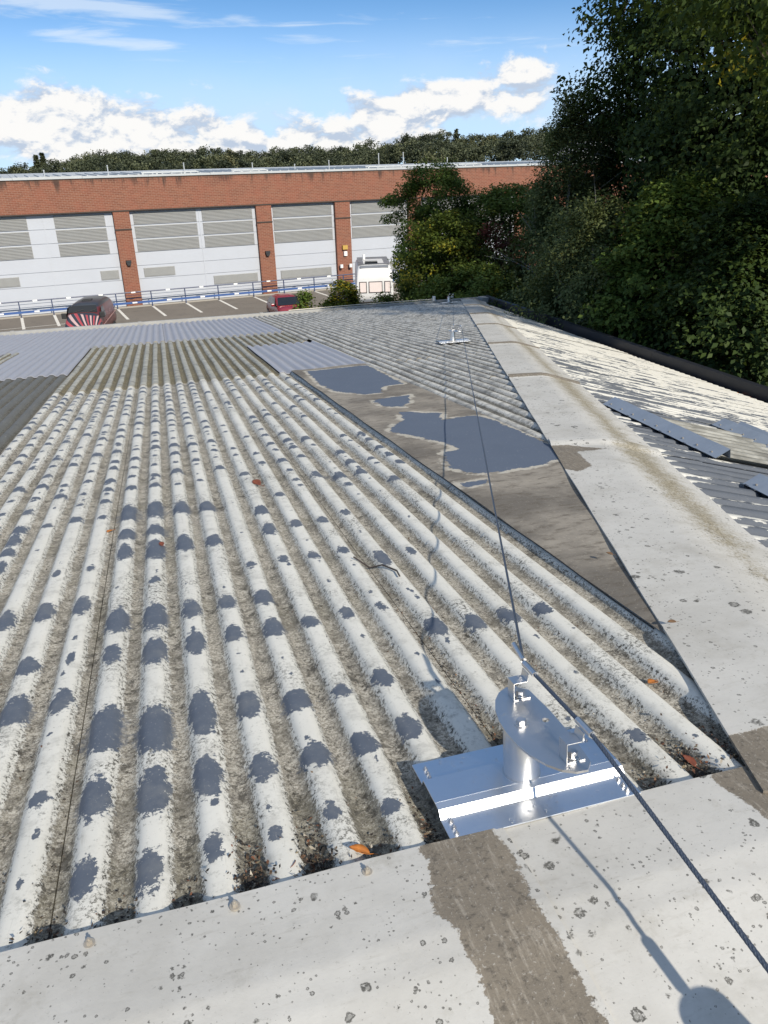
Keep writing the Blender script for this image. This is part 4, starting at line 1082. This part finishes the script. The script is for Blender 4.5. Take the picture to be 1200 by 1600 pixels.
# ------------------------------------------------------------------ blue railing at the car park edge
BLUE = plain('blue_paint', (.035, .085, .24), .45, 0, .2, 3); BLUED = plain('dark_blue_paint', (.03, .045, .10), .45, 0, .2, 3); REFL = plain('white_reflector', (.78, .78, .76), .5)
rl = empty('safety_railing', fw_(0, 57.3), 'blue two-rail safety railing with white reflectors along the car park edge', 'railing'); rl.rotation_euler = (0, 0, FA)
pu = [u for u in bays if u < 31]
for u in pu: lb((u - .035, -.03, 0), (u + .035, .03, 1.04)).build('post', BLUED, rl)
ua, ub = pu[0] - .5, 31.0
m = MB(); m.cyl((ua, -.02, 1.03), (ub, -.02, 1.03), .04, n=8); m.build('top_rail', BLUED, rl, True)
m = MB(); m.box((ua, -.10, .27), (ub, -.035, .41)); m.build('guard_rail', BLUE, rl)
for z in (.62, .83): 
    m = MB(); m.cyl((ua, 0, z), (ub, 0, z), .014, n=6); m.build('mid_wire', BLUED, rl, True)
for a, b in zip(pu[:-1], pu[1:]):
    c = (a + b) / 2
    lb((c - .14, -.08, .99), (c + .14, -.062, 1.075)).build('reflector', REFL, rl); lb((c - .16, -.125, .30), (c + .16, -.102, .385)).build('reflector', REFL, rl)

# ------------------------------------------------------------------ vehicles
GLASSD = plain('dark_glass', (.012, .014, .017), .08, 0, .2, 3, spec=.6)
TYRE = plain('tyre_rubber', (.018, .018, .018), .85); RIM = plain('wheel_rim', (.45, .45, .46), .35, .8); CHROME = plain('lamp_glass', (.6, .62, .64), .15, .3); BLKP = plain('black_plastic', (.02, .02, .02), .55)
def loft(name, st, mat, parent, n=20, expo=4.5):
    """st: (y, z0, z1, half_width_bottom, half_width_top) along the car's length; rounded-box sections"""
    V = []; F = []
    for (y, z0, z1, wb, wt) in st:
        for k in range(n):
            t = 2 * math.pi * (k + .5) / n; c, s = math.cos(t), math.sin(t)
            cx = math.copysign(abs(c) ** (2 / expo), c); sz = math.copysign(abs(s) ** (2 / expo), s)
            w = wb + (wt - wb) * max(0, (sz + .1) / 1.1)
            V.append((cx * w, y, (z0 + z1) / 2 + sz * (z1 - z0) / 2))
    for i in range(len(st) - 1):
        for k in range(n): F.append((i * n + k, i * n + (k + 1) % n, (i + 1) * n + (k + 1) % n, (i + 1) * n + k))
    F.append(tuple(range(n - 1, -1, -1))); F.append(tuple(range((len(st) - 1) * n, len(st) * n)))
    o = mesh(name, V, F, mat, parent, None, True); o.data.set_sharp_from_angle(angle=rad(50)); return o
def wheels(par, ys, hw, r=.33):
    for y in ys:
        for sx in (-1, 1):
            m = MB(); m.cyl((sx * (hw - .2), y, r), (sx * hw, y, r), r, n=24); w = m.build('wheel', TYRE, par, True, bevel=.03)
            m = MB(); m.cyl((sx * (hw - .01), y, r), (sx * (hw + .008), y, r), r * .62, n=16); m.build('rim', RIM, w, True)
def quad_panel(name, pts, mat, par, th=.012):
    a, b, c, d = [Vector(p) for p in pts]; nrm = (b - a).cross(d - a).normalized() * th
    return mesh(name, [p + nrm for p in (a, b, c, d)] + [a, b, c, d], [(0, 1, 2, 3), (7, 6, 5, 4), (0, 4, 5, 1), (1, 5, 6, 2), (2, 6, 7, 3), (3, 7, 4, 0)], mat, par)

def van_paint():
    g = G('van_graphics'); s = g.sep(g.obj)
    # fan of red and white rays over a dark blue-grey front; plain dark red flanks
    dx = s[0]; dz = g.sub(s[2], .62)
    ang = g.math('ARCTAN2', g.sub(dx, .75), g.add(dz, .25))
    ray_ = g.sm(g.math('SINE', g.mul(ang, 40.0)), -.15, .15)
    base = (.022, .028, .04)
    stripe = g.mix(g.sm(g.math('SINE', g.mul(ang, 20.0)), -.2, .2), (.32, .05, .06), (.46, .32, .31))
    zone = g.mul(g.sm(g.inv(g.math('ABSOLUTE', g.sub(s[2], g.add(1.22, g.mul(dx, -.14))))), .66, .70), g.math('LESS_THAN', s[1], -1.2))
    c = g.mix(g.mul(zone, ray_), base, stripe)
    low = g.mul(g.math('LESS_THAN', s[2], .78), g.math('LESS_THAN', s[1], -1.35))
    c = g.mix(g.mul(low, g.sm(g.noise(5, 3, .6, g.scl(g.obj, (1, 1, 2.5))), .46, .54)), c, (.45, .05, .055))
    side = g.math('GREATER_THAN', s[1], -1.40)
    sc = g.mix(g.noise(1.5, 3, .6, g.obj), (.115, .028, .028), (.085, .022, .024))
    let = g.mul(g.sm(g.noise(9, 2, .5, g.scl(g.obj, (1, 1.4, .9))), .56, .60), g.sm(g.inv(g.math('ABSOLUTE', g.sub(s[2], 1.1))), .62, .68))
    sc = g.mix(g.mul(let, .5), sc, (.42, .22, .2))
    c = g.mix(side, c, sc)
    c = g.mix(g.sm(s[2], 1.80, 1.86), c, (.028, .033, .042))
    return g.out(c, .3, 0, None, .5)
vp = fw_(3.35, 46.9)
van = empty('parked_van', vp, 'dark van with a fan of red and white stripes across its front', 'van', None, rad(-9))
loft('body', [(-2.30, .45, .98, .78, .74), (-2.22, .36, 1.10, .90, .84), (-1.95, .34, 1.28, .95, .88), (-1.62, .32, 1.46, .97, .88), (-1.35, .32, 1.63, .98, .84), (-1.0, .32, 1.93, .98, .80), (-.6, .32, 2.05, .98, .80), (.5, .32, 2.08, .98, .81), (1.9, .32, 2.06, .98, .81), (2.35, .34, 1.98, .96, .78), (2.45, .40, 1.8, .92, .74)], van_paint(), van, 28)
quad_panel('windscreen', [(-.78, -1.36, 1.62), (.78, -1.36, 1.62), (.70, -1.03, 1.93), (-.70, -1.03, 1.93)], GLASSD, van)
for sx in (-1, 1):
    pts = [(sx * .955, -1.22, 1.32), (sx * .97, -.35, 1.32), (sx * .865, -.38, 1.84), (sx * .875, -.90, 1.82)]
    quad_panel('side_window', pts if sx > 0 else pts[::-1], GLASSD, van, .015)
    m = MB(); m.box((sx * 1.0 - .13, -1.42, 1.33), (sx * 1.0 + .13, -1.30, 1.62)); mo = m.build('wing_mirror', BLKP, van, bevel=.03)
    m = MB(); m.box((sx * .70 - .17, -2.31, .78), (sx * .70 + .17, -2.10, .98)); m.build('headlight', CHROME, van, bevel=.03)
lb((-.55, -2.325, .62), (.55, -2.28, .80)).build('grille', BLKP, van)
lb((-.84, -2.36, .36), (.84, -2.12, .56)).build('bumper', BLKP, van, bevel=.04)
lb((-.26, -2.375, .50), (.26, -2.362, .61)).build('number_plate', REFL, van)
for y in (-1.28, -1.22):
    m = MB(); m.tube([(-.5 if y < -1.25 else .25, -1.38, 1.635), (.05 if y < -1.25 else .72, -1.25, 1.76)], .012, 5); m.build('wiper', BLKP, van)
quad_panel('trim_line', [(.985, -1.9, .86), (.99, 2.2, 1.15), (.99, 2.2, 1.19), (.985, -1.9, .90)], plain('pale_trim', (.5, .3, .28), .5), van, .012)
lb((-.25, -.2, 2.03), (.25, .35, 2.12)).build('roof_vent', BLKP, van, bevel=.03)
wheels(van, (-1.5, 1.5), .99)

REDP = plain('dark_red_paint', (.20, .012, .022), .22, 0, .08, 2, spec=.6)
rc = empty('parked_car', fw_(14.65, 46.4), 'dark red hatchback mostly hidden behind the eave bush', 'car', None, FA + rad(-4))
loft('body', [(-2.0, .45, .68, .66, .64), (-1.9, .3, .80, .80, .76), (-1.2, .25, .93, .85, .78), (-.85, .25, 1.0, .86, .76), (.0, .25, 1.0, .87, .76), (1.2, .25, 1.02, .86, .76), (1.85, .3, .95, .82, .74), (1.98, .4, .8, .72, .68)], REDP, rc, 24)
loft('cabin', [(-.98, .92, 1.0, .74, .70), (-.45, .92, 1.36, .76, .60), (-.1, .92, 1.45, .77, .59), (.8, .92, 1.46, .77, .59), (1.45, .92, 1.35, .76, .60), (1.85, .9, 1.0, .74, .66)], REDP, rc, 24)
quad_panel('windscreen', [(-.70, -.99, 1.0), (.70, -.99, 1.0), (.57, -.42, 1.38), (-.57, -.42, 1.38)], GLASSD, rc, .02)
for sx in (-1, 1):
    pts = [(sx * .80, -.55, 1.0), (sx * .81, 1.2, 1.0), (sx * .665, 1.0, 1.36), (sx * .665, -.15, 1.36)]
    quad_panel('side_window', pts if sx > 0 else pts[::-1], GLASSD, rc, .02)
    m = MB(); m.box((sx * .95 - .1, -.72, .95), (sx * .95 + .1, -.60, 1.10)); m.build('wing_mirror', REDP, rc, bevel=.03)
    m = MB(); m.box((sx * .6 - .15, -2.0, .58), (sx * .6 + .15, -1.85, .72)); m.build('headlight', CHROME, rc, bevel=.02)
wheels(rc, (-1.25, 1.25), .86, .3)

CARW = plain('caravan_white', (.62, .62, .61), .35, 0, .06, 2, .02); CARG = plain('caravan_grey_roof', (.16, .17, .19), .35, .1, .3, 2); PANE = plain('pale_pane', (.66, .58, .55), .15, 0, .08, 3); SEAL = plain('rubber_seal', (.05, .04, .042), .6)
cv = empty('caravan', fw_(20.65, 46.4), 'white caravan with three front windows standing beyond the eave', 'caravan', None, rad(-13))
ys = [(-.02, .95, 1.95), (.05, .7, 2.28), (.22, .5, 2.55), (.55, .42, 2.72), (1.2, .4, 2.80), (3.6, .4, 2.82), (5.2, .4, 2.76), (5.6, .5, 2.5), (5.7, .8, 2.0)]
loft('body', [(y, a, b, 1.17, 1.13) for y, a, b in ys], CARW, cv, 32, 7)
for nm, x0, x1 in (('front_window', -1.0, -.52), ('front_window', -.40, .48), ('front_window', .60, 1.0)):
    f = quad_panel('front_window', [(x0, -.03, 1.10), (x1, -.03, 1.10), (x1, -.02, 1.80), (x0, -.02, 1.80)], SEAL, cv, .02)
    quad_panel('pane', [(x0 + .05, -.052, 1.15), (x1 - .05, -.052, 1.15), (x1 - .05, -.043, 1.75), (x0 + .05, -.043, 1.75)], PANE, f, .012)  # pane is one pale pinkish white all over
quad_panel('roof_covering', [(-1.0, .75, 2.765), (1.05, .75, 2.765), (1.05, 5.0, 2.80), (-1.0, 5.0, 2.80)], CARG, cv, .025)
m = MB(); m.box((-.55, .9, 2.79), (.25, 1.6, 2.90)); rfl = m.build('rooflight', GLASSD, cv, bevel=.02)
m = MB(); m.box((-.9, .28, 2.55), (.9, .5, 2.70), Matrix.Rotation(rad(38), 3, 'X')); m.build('front_locker_trim', CARG, cv, bevel=.03)
m = MB(); m.cyl((-.62, 1.0, 2.78), (-.62, 1.0, 3.05), .02, n=8); m.cyl((-.62, 1.0, 3.05), (-.62, 1.0, 3.36), .09, n=12); m.build('aerial', plain('white_plastic', (.8, .8, .78), .4), cv, True)
lb((-1.14, -.06, .55), (1.14, .03, .72)).build('bumper', CARG, cv, bevel=.03)
m = MB(); m.tube([(-.5, .1, .45), (0, -1.2, .45)], .04, 8); m.tube([(.5, .1, .45), (0, -1.2, .45)], .04, 8); m.cyl((0, -1.2, .0), (0, -1.2, .6), .035, n=8); m.build('drawbar', SEAL, cv)
wheels(cv, (2.9,), 1.17, .33)

# ------------------------------------------------------------------ trees
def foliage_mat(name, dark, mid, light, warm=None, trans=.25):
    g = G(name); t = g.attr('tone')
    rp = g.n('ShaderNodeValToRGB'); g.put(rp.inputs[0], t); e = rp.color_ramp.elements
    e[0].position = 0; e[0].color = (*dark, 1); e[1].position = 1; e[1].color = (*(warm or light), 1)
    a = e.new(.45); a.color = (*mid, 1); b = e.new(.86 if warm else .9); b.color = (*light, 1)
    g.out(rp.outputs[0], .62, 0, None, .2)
    tr = g.n('ShaderNodeBsdfTranslucent'); g.put(tr.inputs[0], g.mix(.35, rp.outputs[0], (.18, .22, .03)))
    mx = g.n('ShaderNodeMixShader'); mx.inputs[0].default_value = trans
    g.t.links.new(g.b.outputs[0], mx.inputs[1]); g.t.links.new(tr.outputs[0], mx.inputs[2]); g.t.links.new(mx.outputs[0], g.o.inputs[0])
    return g.m
def bark(name, c): 
    if name in bpy.data.materials: return bpy.data.materials[name]
    g = G(name); v = g.noise(6, 6, .7, g.scl(g.obj, (1, 1, .25))); return g.out(g.mix(v, tuple(k * .6 for k in c), tuple(k * 1.3 for k in c)), .9, 0, g.bump(v, .6, .03))
BARK = bark('brown_bark', (.085, .065, .048)); BIRCHB = bark('pale_bark', (.34, .32, .29))

def leaf_cloud(r, centers, rads, per, size, droop=0.0, flat=.6, tones=None, out_from=None):
    """leaf-sized folded diamonds in sprays round the given centres; returns verts, quads, tones"""
    n = len(centers) * per
    ci = np.repeat(np.arange(len(centers)), per)
    d = r.normal(0, 1, (n, 3)); d /= np.linalg.norm(d, axis=1)[:, None]
    rr = r.uniform(0, 1, n) ** .45
    off = d * rr[:, None] * rads[ci][:, None]; off[:, 2] *= flat
    if droop: off[:, 2] -= droop * rads[ci] * r.uniform(0, 1, n) ** 2 * 2.2
    C = centers[ci] + off
    # leaf frame: normal roughly up/outward, axis hanging outward
    nrm = r.normal(0, .55, (n, 3)) + np.array([0, 0, .75])
    if out_from is not None:
        o = C - out_from; o /= (np.linalg.norm(o, axis=1)[:, None] + 1e-6); nrm += o * .75
    nrm /= np.linalg.norm(nrm, axis=1)[:, None]
    ax = r.normal(0, 1, (n, 3)); ax[:, 2] -= .5 + droop; ax -= nrm * (ax * nrm).sum(1)[:, None]; ax /= np.linalg.norm(ax, axis=1)[:, None] + 1e-9
    sd_ = np.cross(nrm, ax)
    s = size * r.uniform(.6, 1.25, n)[:, None]
    V = np.empty((n, 4, 3)); fold = nrm * s * .16
    V[:, 0] = C - ax * s * .55; V[:, 1] = C + sd_ * s * .36 + fold; V[:, 2] = C + ax * s * .6 - nrm * s * .1; V[:, 3] = C - sd_ * s * .36 + fold
    Q = np.arange(n * 4).reshape(n, 4)
    base = tones[ci] if tones is not None else np.full(n, .5)
    T = np.clip(base + r.normal(0, .12, n), 0, 1)
    return V.reshape(-1, 3), Q, np.repeat(T, 4)

def tree(name, label, cat, x, y, h, rx, z0, nclump, per, leaf, mat, seed, trunk=.16, barkm=BARK, ry=None, droop=0.0, shape='round', group=None, clump_r=.5, lean=(0, 0), warm=0.0, shell=.45, base=0.0, flat=.6, limbs=14, lumps=.22):
    r = np.random.default_rng(seed); ry = ry or rx
    root = empty(name, (x, y, base), label, cat, group)
    # crown: lobes on an uneven envelope
    t = r.uniform(0, 1, nclump)
    if shape == 'round': prof = lambda t: np.sqrt(np.clip(1 - (2 * t - 1) ** 2, .02, 1)) ** .8
    elif shape == 'cone': prof = lambda t: np.clip(1.02 - t, .03, 1) ** .75 * np.clip(t * 7 + .35, 0, 1)
    elif shape == 'dome': prof = lambda t: np.sqrt(np.clip(1 - t ** 2.2, .03, 1)) * np.clip(t * 3 + .7, 0, 1)
    else: prof = lambda t: np.clip(np.sin(np.pi * (t * .8 + .13)), .1, 1) ** .8
    a = r.uniform(0, 2 * np.pi, nclump)
    ph = r.uniform(0, 6.28, 6)
    lump = 1 + lumps * (np.sin(3 * a + 5 * t + ph[0]) + .8 * np.sin(5 * a - 9 * t + ph[1]) + .6 * np.sin(2 * a + 14 * t + ph[2])) / 1.6
    q = (shell + (1 - shell) * r.uniform(0, 1, nclump) ** .6)
    R_ = prof(t) * lump * q
    C = np.stack([np.cos(a) * R_ * rx + lean[0] * t, np.sin(a) * R_ * ry + lean[1] * t, z0 + t * (h - z0)], -1)
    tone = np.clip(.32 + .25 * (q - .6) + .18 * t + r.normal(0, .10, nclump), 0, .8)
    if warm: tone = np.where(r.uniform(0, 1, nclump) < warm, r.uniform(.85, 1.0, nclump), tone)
    V, Q, T = leaf_cloud(r, C, clump_r * r.uniform(.55, 1.25, nclump), per, leaf, droop, flat, tone, np.array([lean[0] * .5, lean[1] * .5, (z0 + h) / 2]))
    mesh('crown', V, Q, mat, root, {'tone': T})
    # trunk and limbs
    m = MB(); top = Vector((lean[0] * .9, lean[1] * .9, z0 + (h - z0) * .88)); pts = []; rs = []
    for i in range(9):
        k = i / 8; p = Vector((0, 0, -base * 0)).lerp(top, k); p += Vector((math.sin(k * 5 + seed) * .12 * rx * .3, math.cos(k * 4 + seed) * .12 * rx * .3, 0)) * (1 if i else 0)
        pts.append(p); rs.append(trunk * (1.25 if i == 0 else 1) * (1 - .86 * k))
    m.tube(pts, rs, 9); m.build('trunk', barkm, root, True)
    m = MB(); order = r.permutation(nclump)[:limbs]
    for j in order:
        tgt = Vector(C[j]); k = min(.9, max(.12, (tgt.z * .72) / max(.1, top.z))); s0 = Vector((0, 0, 0)).lerp(top, k); i8 = min(8, k * 8)
        s0 = pts[int(i8)].lerp(pts[min(8, int(i8) + 1)], i8 - int(i8)); rr = trunk * (1 - .86 * k) * .5
        mid = s0.lerp(tgt, .5) + Vector((0, 0, .12 * (tgt - s0).length))
        m.tube([s0, s0.lerp(mid, .55), mid, tgt], [rr, rr * .75, rr * .5, rr * .12], 6)
        for q2 in range(3):
            e = tgt + Vector(r.normal(0, clump_r * .9, 3)); m.tube([mid.lerp(tgt, .4 + .2 * q2), e], [rr * .3, rr * .06], 4)
    m.build('limbs', barkm, root, True)
    return root
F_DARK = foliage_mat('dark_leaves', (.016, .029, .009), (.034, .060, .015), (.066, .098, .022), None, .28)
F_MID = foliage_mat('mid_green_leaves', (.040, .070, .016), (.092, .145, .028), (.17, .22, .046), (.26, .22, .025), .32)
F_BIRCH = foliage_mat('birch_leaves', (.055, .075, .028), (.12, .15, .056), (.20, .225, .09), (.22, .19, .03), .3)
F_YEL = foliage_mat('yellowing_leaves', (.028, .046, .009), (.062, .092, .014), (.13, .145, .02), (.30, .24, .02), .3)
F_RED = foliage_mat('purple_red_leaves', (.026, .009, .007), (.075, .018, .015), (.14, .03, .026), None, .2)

def put(px, dist): return spot(px, dist)
x, y = put(688, 33.5); tree('small_tree', 'dark green spreading tree standing before the brick wall, left end of the trees', 'tree', x, y, 8.3, 1.85, 2.0, 290, 150, .10, F_MID, 3, .15, droop=.15, clump_r=.55, lean=(-.25, 0), group='trees behind the roof', limbs=26, lumps=.3)
x, y = put(705, 29); tree('young_tree', 'yellow-green bushy tree just beyond the far gutter corner', 'tree', x, y, 6.6, 1.7, 1.6, 230, 140, .10, F_YEL, 5, .10, clump_r=.5, group='trees behind the roof', warm=.07)
x, y = put(778, 28.5); tree('plum_tree', 'red-purple leaved shrub glowing dull between the green trees', 'tree', x, y, 6.2, 1.0, 2.0, 80, 100, .10, F_RED, 8, .07, clump_r=.42, group='trees behind the roof')
x, y = put(800, 33); tree('maple_tree', 'mid green tree with yellow tips in front of the right end of the brick wall', 'tree', x, y, 7.3, 2.8, 1.2, 360, 150, .11, F_MID, 12, .16, clump_r=.6, group='trees behind the roof', warm=.06, lumps=.3)
x, y = put(745, 27); tree('low_tree', 'green low tree filling the corner beyond the hip of the roof', 'tree', x, y, 5.0, 2.1, .8, 240, 140, .10, F_MID, 14, .10, clump_r=.55, group='trees behind the roof', warm=.04)
x, y = put(886, 27); tree('birch_tree', 'slender grey-green birch with drooping sprays rising over the wall top', 'tree', x, y, 10.1, 2.35, 2.0, 380, 120, .085, F_BIRCH, 17, .13, BIRCHB, droop=.8, shape='cone', clump_r=.5, group='trees behind the roof', warm=.02, limbs=26)
x, y = put(1226, 27); tree('tall_tree', 'tall dark broadleaf tree cutting the sky at upper right', 'tree', x, y, 17.4, 5.9, 4.9, 1100, 170, .135, F_DARK, 21, .38, clump_r=.95, shape='round', group='trees behind the roof', limbs=40, lumps=.24, shell=.35)
x, y = put(935, 22); tree('drooping_birch', 'loose drooping birch behind the middle of the black gutter', 'tree', x, y, 7.3, 2.2, 1.5, 300, 120, .085, F_BIRCH, 25, .10, BIRCHB, droop=.7, shape='dome', clump_r=.5, group='trees behind the roof')
x, y = put(1060, 20.5); tree('sycamore_tree', 'broad-leaved sycamore sapling behind the black gutter, tips lit green', 'tree', x, y, 7.5, 2.2, 1.5, 300, 150, .125, F_MID, 29, .12, shape='dome', clump_r=.6, group='trees behind the roof')
x, y = put(1185, 18.5); tree('sycamore_tree', 'dark sycamore at the right picture edge behind the black gutter', 'tree', x, y, 7.2, 2.0, 1.5, 280, 150, .125, F_DARK, 31, .12, shape='dome', clump_r=.6, group='trees behind the roof')
x, y = put(990, 30); tree('holly_tree', 'dark evergreen filling the gap behind the drooping birch', 'tree', x, y, 10.0, 3.0, 1.0, 360, 140, .12, F_DARK, 33, .15, clump_r=.7, group='trees behind the roof')
x, y = put(850, 24.5); tree('low_tree', 'dark green low tree behind the far end of the black gutter', 'tree', x, y, 4.7, 2.0, .6, 220, 140, .11, F_DARK, 35, .10, clump_r=.55, group='trees behind the roof')
x, y = put(1290, 27); tree('tall_tree', 'second tall dark tree reaching in behind the right picture edge', 'tree', x, y, 17.0, 5.0, 2.0, 560, 140, .14, F_DARK, 37, .30, clump_r=.9, group='trees behind the roof')
x, y = put(1300, 15.5); tree('overhanging_tree', 'sunlit yellow-green leaves of a near tree hanging in at the top right corner', 'tree', x + .6, y, 14.6, 3.2, 8.6, 300, 75, .13, F_YEL, 41, .20, clump_r=.6, group='trees behind the roof', warm=.10, lean=(-.6, .3), lumps=.3)
# trees outside the frame that shade the others
tree('tall_tree', 'tall tree beside the building, out to the right', 'tree', 21.6, 1.5, 14.0, 5.0, 2.0, 460, 130, .24, F_DARK, 43, .35, clump_r=1.0, group='trees beside the building')
tree('tall_tree', 'tall tree beside the building, farther out to the right', 'tree', 26.0, 7.0, 15.5, 5.5, 2.0, 420, 110, .25, F_DARK, 45, .35, clump_r=1.1, group='trees beside the building')
# bushes beyond the far gutter
x, y = put(528, 29.5); tree('bush', 'yellow-green bush behind the far gutter in front of the caravan', 'bush', x, y, 4.3, 1.15, .5, 130, 100, .10, F_YEL, 51, .05, clump_r=.38, group='bushes beyond the far gutter', warm=.22, shape='dome')
x, y = put(600, 28.5); tree('bush', 'dark bush tips in front of the caravan windows', 'bush', x, y, 3.95, 1.0, .4, 100, 90, .09, F_MID, 53, .05, clump_r=.36, group='bushes beyond the far gutter', shape='dome')
x, y = put(463, 28.5); tree('bush', 'small green bush hiding the dark red car', 'bush', x, y, 4.15, .62, .4, 90, 90, .09, F_MID, 55, .04, clump_r=.3, group='bushes beyond the far gutter', shape='dome', warm=.1)

# ------------------------------------------------------------------ distant wooded hill
def skyline(px):       # height of the wood's outline above the eye line, from the photograph, in picture rows
    xs = [-400, 0, 15, 70, 150, 240, 330, 420, 470, 520, 600, 680, 740, 800, 860, 920, 1100, 1300, 1800]
    ys_ = [262, 274, 264, 258, 240, 236, 232, 236, 230, 236, 222, 214, 216, 210, 203, 196, 190, 190, 200]
    return float(np.interp(px, xs, ys_))
def hill_h(px, dist):
    d = ray(px, skyline(px)); k = dist / math.hypot(d[0], d[1]); return CZ + d[2] * k
rows = [(330, -9.5), (380, -6.5), (430, -4)]
Vh = []; cols = list(range(-700, 2101, 50))
for px in cols:
    for dist, sink in ((250, None), (300, -16), (360, -13.5), (430, -12.5), (520, -12), (900, -16)):
        xx, yy = spot(px, dist); z = -.1 if sink is None else max(-.1, hill_h(px, 430) + sink)
        Vh.append((xx, yy, z))
nq = 6; Fh = [(i * nq + k, (i + 1) * nq + k, (i + 1) * nq + k + 1, i * nq + k + 1) for i in range(len(cols) - 1) for k in range(nq - 1)]
tag(mesh('hill', Vh, Fh, plain('hill_woodland_floor', (.03, .038, .015), .95, 0, .4, .05), None, None, True), kind='structure')
F_FAR = foliage_mat('hazed_leaves', (.038, .047, .032), (.072, .084, .048), (.115, .126, .066), (.15, .145, .075), .12)  # distance haze is mixed into these leaf colours
r = np.random.default_rng(77); CC = []; CR = []; CT = []
for dist, sink, cnt in ((310, -8.0, 90), (345, -6, 110), (380, -4, 120), (410, -2, 140), (440, -.2, 170)):
    for i in range(cnt):
        px = -350 + 2000 * (i + r.uniform(0, 1)) / cnt
        xx, yy = spot(px, dist + r.uniform(-15, 15)); top = hill_h(px, 430) + sink + r.normal(0, 1.0) + (r.uniform(0, 1.6) if r.uniform() < .1 else 0)
        w = r.uniform(4.0, 8.5); hh = r.uniform(5, 9); tone = np.clip(r.normal(.40, .24), .02, .98)
        for k in range(20):
            tt = r.uniform(0, 1); a = r.uniform(0, 6.28); rr = w * math.sqrt(max(.05, 1 - tt ** 2)) * r.uniform(.3, 1)
            CC.append((xx + math.cos(a) * rr, yy + math.sin(a) * rr, top - hh + tt * hh)); CR.append(w * r.uniform(.22, .4)); CT.append(tone + r.normal(0, .06))
V, Q, T = leaf_cloud(r, np.array(CC), np.array(CR), 48, .75, 0, .75, np.clip(np.array(CT), 0, 1))
tag(mesh('far_wood', V, Q, F_FAR, None, {'tone': T}), 'distant wooded ridge under the clouds', None, None, 'stuff')
def conifer(px, dist, dh, w, label):
    xx, yy = spot(px, dist); top = hill_h(px, 430) + dh
    tree('conifer_tree', label, 'tree', xx, yy, 15.0, w, 1.0, 60, 50, .8, F_FAR, px, .3, clump_r=1.1, shape='cone', base=top - 15, group='conifers on the far skyline', limbs=4)
conifer(66, 425, 4.2, 2.2, 'left one of two thin conifers on the far left skyline'); conifer(76, 425, 4.4, 2.3, 'right one of two thin conifers on the far left skyline'); conifer(713, 425, 3.2, 3.6, 'dark conifer standing above the far wood near the middle')
# house glimpsed between the trees
xx, yy = spot(931, 150); wh = empty('white_house', (xx, yy, 0.0), 'white house end glimpsed between the trees at right', 'house', None, FA)
lb((-4, 0, 0), (4, 7, 10.2)).build('wall', plain('white_render', (.75, .75, .74), .7, 0, .05), wh)
m = MB(); m.prism([(-4.4, 10.2), (4.4, 10.2), (0, 12.2)], -.4, 7.4, lambda u, v, w: (u, w, v)); m.build('roof', plain('pale_roof', (.6, .6, .62), .6), wh)
